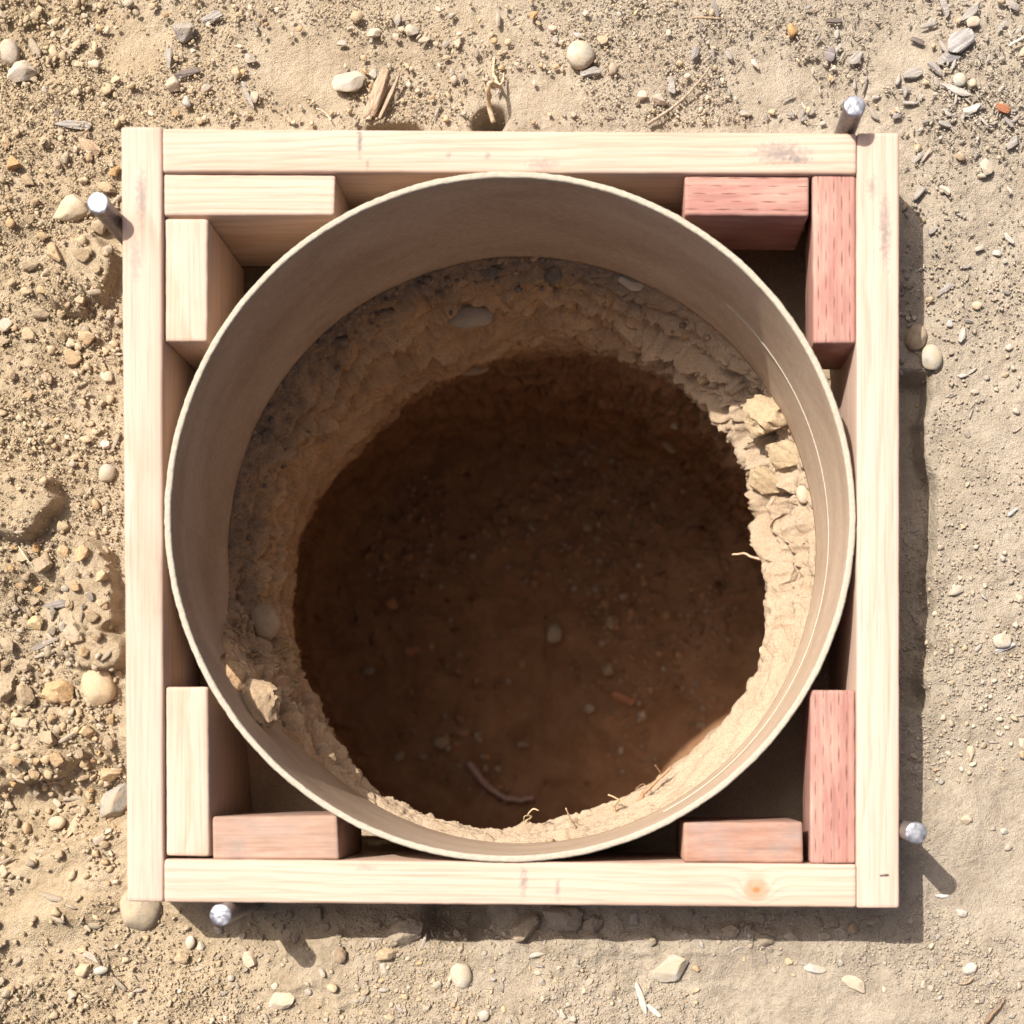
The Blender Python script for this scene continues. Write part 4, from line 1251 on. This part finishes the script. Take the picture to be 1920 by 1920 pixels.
# stones in the hole
inside = [
    ("cobble", 828, 1393, 32, 24, 20, (.40, .30, .21), "pale oval pebble on the dark hole floor near the bark strip"),
    ("stone", 750, 1420, 24, 22, 0, (.36, .28, .22), "grey stone on the hole floor left of the oval pebble"),
    ("stone", 1037, 1192, 34, 46, -15, (.34, .29, .22), "largest grey stone on the middle of the hole floor"),
    ("clod", 735, 1132, 28, 26, 0, (.50, .26, .14), "orange crumb on the left of the hole floor"),
    ("clod", 768, 1043, 30, 16, 15, (.48, .24, .13), "orange flake high on the left of the hole floor"),
    ("chip", 1172, 1310, 54, 18, -25, (.42, .19, .11), "reddish wood chip on the right of the hole floor"),
    ("clod", 775, 1220, 30, 20, 10, (.46, .20, .11), "red-brown crumb on the left middle of the hole floor"),
    ("stone", 1146, 1168, 18, 26, 0, (.40, .27, .15), "yellowish stone on the right middle of the hole floor"),
    ("stone", 870, 1373, 30, 16, 0, (.42, .22, .13), "reddish flake above the pale oval pebble on the floor"),
    ("stone", 1140, 1255, 28, 24, 0, (.32, .22, .15), "brown stone above the reddish wood chip on the floor"),
    ("stone", 692, 1260, 22, 18, 0, (.33, .31, .3), "bluish stone at the left of the hole floor"),
    ("stone", 1105, 1330, 22, 18, 0, (.33, .28, .25), "grey stone beside the reddish wood chip on the floor"),
    ("stone", 982, 1398, 22, 16, 0, (.34, .24, .17), "small brown stone right of centre on the hole floor"),
    ("stone", 1104, 990, 20, 14, 0, (.34, .25, .18), "small pale stone high on the hole floor"),
    ("stone", 1268, 800, 16, 18, 0, (.48, .36, .25), "small pale stone stuck in the shaded upper right wall"),
    ("stone", 1255, 832, 60, 20, -45, (.42, .31, .21), "slanted pale stone stuck in the shaded upper right wall"),
    ("cobble", 890, 693, 60, 22, 5, (.44, .31, .20), "pale oval stone stuck in the hole's far wall"),
    ("cobble", 885, 598, 86, 44, 6, (.40, .33, .26), "wide pale stone set in the earth under the tube's far side"),
    ("stone", 1185, 532, 52, 34, -20, (.48, .44, .40), "whitish stone set in the dark earth under the tube's upper right"),
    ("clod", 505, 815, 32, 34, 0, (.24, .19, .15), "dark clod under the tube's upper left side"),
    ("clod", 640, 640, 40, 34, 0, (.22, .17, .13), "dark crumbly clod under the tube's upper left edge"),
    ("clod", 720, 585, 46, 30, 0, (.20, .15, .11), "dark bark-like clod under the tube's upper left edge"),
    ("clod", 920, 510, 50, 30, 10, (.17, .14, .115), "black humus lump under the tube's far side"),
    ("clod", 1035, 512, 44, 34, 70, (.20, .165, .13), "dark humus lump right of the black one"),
    ("cobble", 500, 1165, 60, 70, 10, (.42, .295, .185), "smooth brown stone bulging from the hole's left wall"),
    ("clod", 1450, 775, 120, 92, 20, (.47, .36, .23), "large sunlit clod at the top of the right wall"),
    ("clod", 1478, 852, 98, 66, -30, (.47, .36, .23), "sunlit clod below the large one on the right wall"),
    ("clod", 1448, 905, 100, 54, -20, (.46, .35, .22), "flat sunlit clod above the dark cleft on the right wall"),
    ("cobble", 1503, 925, 26, 40, 10, (.56, .45, .34), "small pale stone against the tube on the sunlit right wall"),
    ("clod", 488, 1314, 78, 104, 0, (.42, .30, .19), "crumbly sunlit clod under the torn lower left edge of the tube"),
    ("clod", 700, 1578, 56, 20, 0, (.44, .35, .22), "sunlit crumb between tube and bottom board"),
]
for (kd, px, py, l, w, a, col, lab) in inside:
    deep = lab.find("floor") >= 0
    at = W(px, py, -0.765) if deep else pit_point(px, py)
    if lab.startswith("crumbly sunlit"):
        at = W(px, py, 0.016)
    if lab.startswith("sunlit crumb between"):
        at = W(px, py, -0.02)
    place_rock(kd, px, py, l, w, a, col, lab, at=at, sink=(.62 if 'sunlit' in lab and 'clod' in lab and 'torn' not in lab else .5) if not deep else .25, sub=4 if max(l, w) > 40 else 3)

# ------------------------------------------------------------------ countable small stones and chips, then the uncountable grit
def outside_form(px, py, m=6):
    return ~((px > 226 - m) & (px < 1687 + m) & (py > 237 - m) & (py < 1703 + m))

taken = np.array([(r[1], r[2], max(r[3], r[4]) * .5) for r in rocks])
def free_spot(px, py, rad):
    return np.all(np.hypot(taken[:, 0] - px, taken[:, 1] - py) > taken[:, 2] + rad + 3)

protos = {k: [rock_verts(k, 500 + 17 * i, 3) for i in range(6)] for k in ("stone", "clod", "chip")}
regions = [
    (4, 218, 255, 720, "clod", 52, [(.38, .285, .18), (.36, .28, .19), (.40, .285, .17)], 2.0, "broken dirt clods left of the form"),
    (4, 218, 1015, 1480, "clod", 64, [(.38, .285, .18), (.36, .28, .19), (.40, .275, .155)], 2.0, "broken dirt clods left of the form"),
    (4, 205, 1085, 1260, "stone", 70, [(.22, .20, .18), (.26, .235, .21), (.30, .27, .23)], 1.35, "dark gravel in the left rubble"),
    (480, 1640, 1712, 1764, "clod", 44, [(.34, .28, .21), (.32, .27, .21)], 1.7, "clods in the lower shadow"),
    # x0, x1, y0, y1, kind, count, colours, label, group
    (8, 222, 250, 900, "clod", 55, [TAN, (.46, .33, .2), ORG], "small loose tan dirt crumb left of the form's upper half", "dirt crumbs left of the form"),
    (8, 222, 1020, 1500, "clod", 60, [TAN, (.40, .31, .21), ORG, (.33, .27, .2)], "small loose dirt clod in the rubble left of the form's lower half", "clods in the left rubble"),
    (8, 660, 8, 230, "stone", 36, [TAN, GREY, PALE_], "small stone lying on the dirt above the form's left half", "stones upper left"),
    (660, 1300, 8, 230, "stone", 34, [TAN, GREY, PALE_, PINK], "small stone on the dirt above the form's middle", "stones upper middle"),
    (1300, 1912, 8, 236, "chip", 50, [GREY, (.38, .35, .31), (.28, .25, .23)], "small grey wood chip scattered above the form's right half", "wood chips upper right"),
    (1700, 1912, 240, 640, "chip", 30, [GREY, (.40, .36, .31), PALE_], "small wood chip right of the form's upper part", "wood chips right"),
    (1770, 1912, 640, 1700, "stone", 26, [TAN, PALE_, GREY], "small stone in the dusty ground right of the form", "stones right"),
    (8, 640, 1730, 1912, "stone", 34, [TAN, PALE_, GREY], "small stone in the dirt below the form's left part", "stones lower left"),
    (640, 1300, 1800, 1912, "stone", 34, [TAN, PALE_, GREY], "small stone in the gravel below the form's middle", "stones lower middle"),
    (1300, 1912, 1790, 1912, "stone", 20, [TAN, PALE_, GREY], "small stone in the dust below the form's right part", "stones lower right"),
    (500, 1660, 1712, 1762, "clod", 36, [(.36, .30, .22), (.33, .28, .22)], "small clod lying in the shadow below the bottom board", "clods in the lower shadow"),
]
SHARED = {}
for kd in protos:
    for i, (v, f) in enumerate(protos[kd]):
        me = mesh_np(NAMES[kd], v * 0.008, f)
        me.materials.append(MATS[kd])
        me.polygons.foreach_set("use_smooth", np.ones(len(me.polygons), bool))
        try:
            me.set_sharp_from_angle(angle=math.radians(35))
        except Exception:
            pass
        SHARED[kd, i] = me
CUT = (" at ", " near ", " above ", " below ", " lying ", " beside ", " left ", " right ", " half ", " standing ", " just ", " in ", " between ", " touching ", " tucked ", " upper ", " leaning ", " cut ", " resting ", " against ", " wedged ", " sticking ", " under ", " on ", " by ", " among ", " with ", " level ")
def short_name(l):
    for c in CUT:
        l = l.split(c)[0]
    return l
_sn = [short_name(q[7]) for q in rocks]
MARKS = [(q[1], q[2], n_) for q, n_ in zip(rocks, _sn) if _sn.count(n_) == 1 and 3 <= len(n_.split()) <= 5]
USED = set()
def nearby_label(what, px, py):
    """a phrase that ties a small thing to the nearest stone one can find"""
    for (mx, my, nm) in sorted(MARKS, key=lambda q: (q[0] - px) ** 2 + (q[1] - py) ** 2)[:6]:
        dx, dy = px - mx, py - my
        a = math.degrees(math.atan2(-dy, dx)) % 360
        way = ("right of", "up and right of", "above", "up and left of", "left of", "down and left of", "below", "down and right of")[int((a + 22.5) // 45) % 8]
        far = "just " if math.hypot(dx, dy) < 60 else ""
        l = "%s lying %s%s the %s" % (what, far, way, nm)
        if l not in USED:
            USED.add(l)
            return l
    return None
def colour_word(c):
    r_, g_, b_ = c
    if max(c) < .28: return "dark"
    if r_ / b_ > 2.6: return "orange"
    if min(c) > .40: return "pale"
    if r_ / b_ > 1.7: return "tan"
    return "grey"
for (x0, x1, y0, y1, kd, cnt, cols, lab, grp) in regions:
    made = 0
    cnt = int(cnt * .45)
    for _ in range(cnt * 12):
        if made >= cnt: break
        px, py = rng.uniform(x0, x1), rng.uniform(y0, y1)
        if not outside_form(np.array(px), np.array(py), 4): continue
        L = (11 + 15 * rng.random() ** 2.2) * (1.35 if kd == "chip" else 1.0) * (lab if isinstance(lab, float) else 1.0)
        if not free_spot(px, py, L * .5): continue
        c = np.array(cols[int(rng.integers(len(cols)))]) * rng.uniform(.85, 1.12)
        own_label = nearby_label(("%s %s %s" % ("small" if L < 20 else "lumpy", colour_word(c), {"stone": "stone", "clod": "dirt clod", "chip": "wood chip"}[kd])), px, py)
        if own_label is None: continue
        taken = np.vstack([taken, (px, py, L * .5)])
        wd = L * (rng.uniform(.28, .5) if kd == "chip" else rng.uniform(.6, .95))
        hz = wd * rng.uniform(.45, .75)
        p = W(px, py, 0.0)
        s = .5 / GPX
        o = bpy.data.objects.new(NAMES[kd], SHARED[kd, int(rng.integers(6))])
        COL.objects.link(o)
        o.scale = (L * s / .008, wd * s / .008, hz * s / .008)
        o.location = (p.x, p.y, float(ground_height([p.x], [p.y])[0]) + hz * s * .45)
        o.rotation_euler = (rng.normal() * .18, rng.normal() * .18, rng.uniform(0, 6.28))
        o.color = (*c, 1)
        tag(o, own_label, CATS[kd], grp)
        made += 1


def scatter(name, label, N, sub, smin, smax, power, zone, seed, beyond=False):
    r = np.random.default_rng(seed)
    px = r.uniform(zone[0], zone[1], N * 3); py = r.uniform(zone[2], zone[3], N * 3)
    X = (px - NX) / GPX; Y = (NY - py) / GPX
    dens = 0.46 + 1.35 * fbm(X, Y, 0.0, 11.0, 4, seed + 1) - 0.75 * smooth_zone(px, py)
    left = sstep(420, 150, px)
    dens += 0.35 * left + 0.25 * sstep(1650, 1760, py) * sstep(1500, 900, px) + 0.1 * sstep(260, 100, py)
    dens -= 0.05 * sstep(1690, 1760, px) * sstep(500, 760, py)
    ok = (r.random(N * 3) < dens) & outside_form(px, py, 2)
    if beyond:                                           # the ring of ground beyond the picture only
        ok &= ~((px > -130) & (px < 2060) & (py > -130) & (py < 2060))
    px, py, X, Y, left = (a[ok][:N] for a in (px, py, X, Y, left))
    n = len(px)
    s = smin + (smax - smin) * r.random(n) ** power
    s *= 1 + (0.12 if sub == 1 else 0.55) * left
    bv, bf = ICO[sub]
    nv = len(bv)
    chip = (r.random(n) < (0.06 + 0.45 * sstep(1250, 1600, px) * sstep(420, 200, py) + 0.18 * sstep(1650, 1750, py)))
    sx = np.where(chip, r.uniform(1.4, 2.6, n), r.uniform(.85, 1.25, n))
    sy = np.where(chip, r.uniform(.5, .85, n), r.uniform(.7, 1.0, n))
    sz = np.where(chip, r.uniform(.25, .4, n), r.uniform(.4, .75, n))
    V = np.repeat(bv[None], n, 0) * (1 + r.uniform(-.30, .30, (n, nv, 1)))
    for _ in range(6):                                    # knock flat facets onto every grain
        nn = r.normal(size=(n, 3)); nn /= np.linalg.norm(nn, axis=1)[:, None]
        dd = np.clip((V * nn[:, None]).sum(-1) - r.uniform(.45, .8, (n, 1)), 0, None)
        V = V - dd[..., None] * nn[:, None]
    V = V * np.stack([sx, sy, sz], -1)[:, None] * s[:, None, None]
    a = r.uniform(0, 2 * np.pi, n); t = r.normal(size=n) * .3
    c, q = np.cos(t)[:, None], np.sin(t)[:, None]
    y2 = V[..., 1] * c - V[..., 2] * q; z2 = V[..., 1] * q + V[..., 2] * c
    c, q = np.cos(a)[:, None], np.sin(a)[:, None]
    x3 = V[..., 0] * c - y2 * q; y3 = V[..., 0] * q + y2 * c
    H = ground_height(X, Y)
    out = np.stack([x3 + X[:, None], y3 + Y[:, None], z2 + (H + s * sz * .05)[:, None]], -1).reshape(-1, 3)
    F = (bf[None] + (np.arange(n) * nv)[:, None, None]).reshape(-1, 3)
    me = mesh_np(name, out, F)
    pal = np.array([(.44, .34, .22), (.48, .36, .22), (.40, .33, .25), (.34, .31, .275), (.55, .48, .38), (.46, .29, .15), (.25, .215, .18), (.52, .42, .31)])
    greyish = sstep(500, 1500, px + 300 * r.normal(size=n))
    w_l = np.array([.24, .22, .12, .08, .08, .16, .04, .06]); w_r = np.array([.17, .09, .20, .22, .14, .03, .06, .09])
    u = r.random(n)
    pick = np.where(r.random(n) < greyish, np.searchsorted(np.cumsum(w_r / w_r.sum()), u), np.searchsorted(np.cumsum(w_l / w_l.sum()), u))
    col = pal[np.clip(pick, 0, 7)] * r.uniform(.82, 1.15, (n, 1))
    col[chip] = np.array((.33, .30, .275)) * r.uniform(.6, 1.2, (chip.sum(), 1))
    soil = np.array((.365, .285, .185)) * (1 - greyish[:, None]) + np.array((.345, .292, .225)) * greyish[:, None]
    own = (np.clip((s - .0010) / .0030, 0.10, .7) * (1 - .5 * left))[:, None]
    col = col * own + soil * r.uniform(.85, 1.15, (n, 1)) * (1 - own)
    dk = np.exp(-(((px - 90) / 130) ** 2 + ((py - 1170) / 95) ** 2)) * (r.random(n) < .65)     # dark gravel among the left rubble
    col = col * (1 - .45 * dk[:, None]) + np.array((.02, .02, .02)) * dk[:, None]
    ca_ = me.color_attributes.new("Col", 'FLOAT_COLOR', 'POINT')
    full = np.ones((n, nv, 4)); full[..., :3] = col[:, None]
    ca_.data.foreach_set("color", full.ravel().astype(np.float32))
    o = link_mesh(name, me, M_GRIT, smooth=False)
    tag(o, label, "gravel", kind="stuff")
    return o

scatter("fine_grit", "fine tan grit and dirt crumbs strewn over the ground", 64000, 1, .00045, .0021, 2.0, (-130, 2060, -130, 2060), 201)
scatter("loose_gravel", "loose pebbles and crumbs strewn over the ground round the form", 3600, 2, .0017, .0040, 2.2, (-130, 2060, -130, 2060), 202)

scatter("stray_gravel", "stray gravel on the ground farther out from the form", 9000, 1, .0010, .0036, 2.2, (-700, 2600, -700, 2600), 203, beyond=True)
# dark crumbs clinging to the humus under the tube
r = np.random.default_rng(311)
n = 450
ii = (NR * (.13 + .16 * r.random(n) ** 1.6)).astype(int); ja = ((r.normal(118, 42, n) % 360) / 360 * NA).astype(int) % NA
pp = PIT_GRID[ii, ja] + r.normal(size=(n, 3)) * .002
s = 0.0008 + 0.0042 * r.random(n) ** 3
bv, bf = ICO[1]
V = np.repeat(bv[None], n, 0) * (1 + r.uniform(-.3, .3, (n, len(bv), 1))) * r.uniform(.6, 1.2, (n, 1, 3)) * s[:, None, None] + pp[:, None]
me = mesh_np("humus_crumbs", V.reshape(-1, 3), (bf[None] + (np.arange(n) * len(bv))[:, None, None]).reshape(-1, 3))
full = np.ones((n, len(bv), 4)); full[..., :3] = (np.array([(.22, .17, .13), (.30, .21, .14), (.40, .28, .18), (.19, .15, .12)])[r.integers(0, 4, n)] * r.uniform(.8, 1.2, (n, 1)))[:, None]
ca_ = me.color_attributes.new("Col", 'FLOAT_COLOR', 'POINT')
ca_.data.foreach_set("color", full.ravel().astype(np.float32))
tag(link_mesh("humus_crumbs", me, M_GRIT, smooth=False), "dark humus crumbs clinging under the tube's far and left sides", "gravel", kind="stuff")

# crumbs on the hole floor and on its ledges
r = np.random.default_rng(301)
n = 1500
rad = 0.29 * np.sqrt(r.random(n * 4)); an = r.uniform(0, 2 * np.pi, n * 4)
pick = r.random(n * 4) < np.clip(0.25 + 1.8 * fbm(rad * np.cos(an), rad * np.sin(an), 0.0, 9.0, 3, 91), 0.02, 1)
rad, an = rad[pick][:n], an[pick][:n]
n = len(rad)
flr = PIT_GRID[NR - 50:]
ti = np.argsort(-flr[:, :, 2].mean(1))
bv, bf = ICO[1]
s = 0.0016 + 0.0065 * r.random(n) ** 3.2
X = CX + rad * np.cos(an); Y = CY + rad * np.sin(an)
Rg = np.hypot(PIT_GRID[..., 0] - CX, PIT_GRID[..., 1] - CY)
ia = (an / (2 * np.pi) * NA).astype(int) % NA
zz = np.empty(n)
low = NR - 62
for i in range(n):
    colr = Rg[low:, ia[i]]
    zz[i] = PIT_GRID[low + int(np.argmin(np.abs(colr - rad[i]))), ia[i], 2]
V = np.repeat(bv[None], n, 0) * (1 + r.uniform(-.25, .25, (n, len(bv), 1))) * r.uniform(.6, 1.15, (n, 1, 3)) * s[:, None, None]
V = V + np.stack([X, Y, zz + s * .3], -1)[:, None]
me = mesh_np("floor_crumbs", V.reshape(-1, 3), (bf[None] + (np.arange(n) * len(bv))[:, None, None]).reshape(-1, 3))
pal = np.array([(.28, .17, .10), (.33, .20, .12), (.42, .24, .13), (.36, .28, .21), (.24, .15, .09)])
full = np.ones((n, len(bv), 4)); full[..., :3] = (pal[r.integers(0, 5, n)] * r.uniform(.8, 1.2, (n, 1)))[:, None]
ca_ = me.color_attributes.new("Col", 'FLOAT_COLOR', 'POINT')
ca_.data.foreach_set("color", full.ravel().astype(np.float32))
tag(link_mesh("floor_crumbs", me, M_GRIT, smooth=False), "dark crumbs and pebbles strewn over the hole floor", "gravel", kind="stuff")
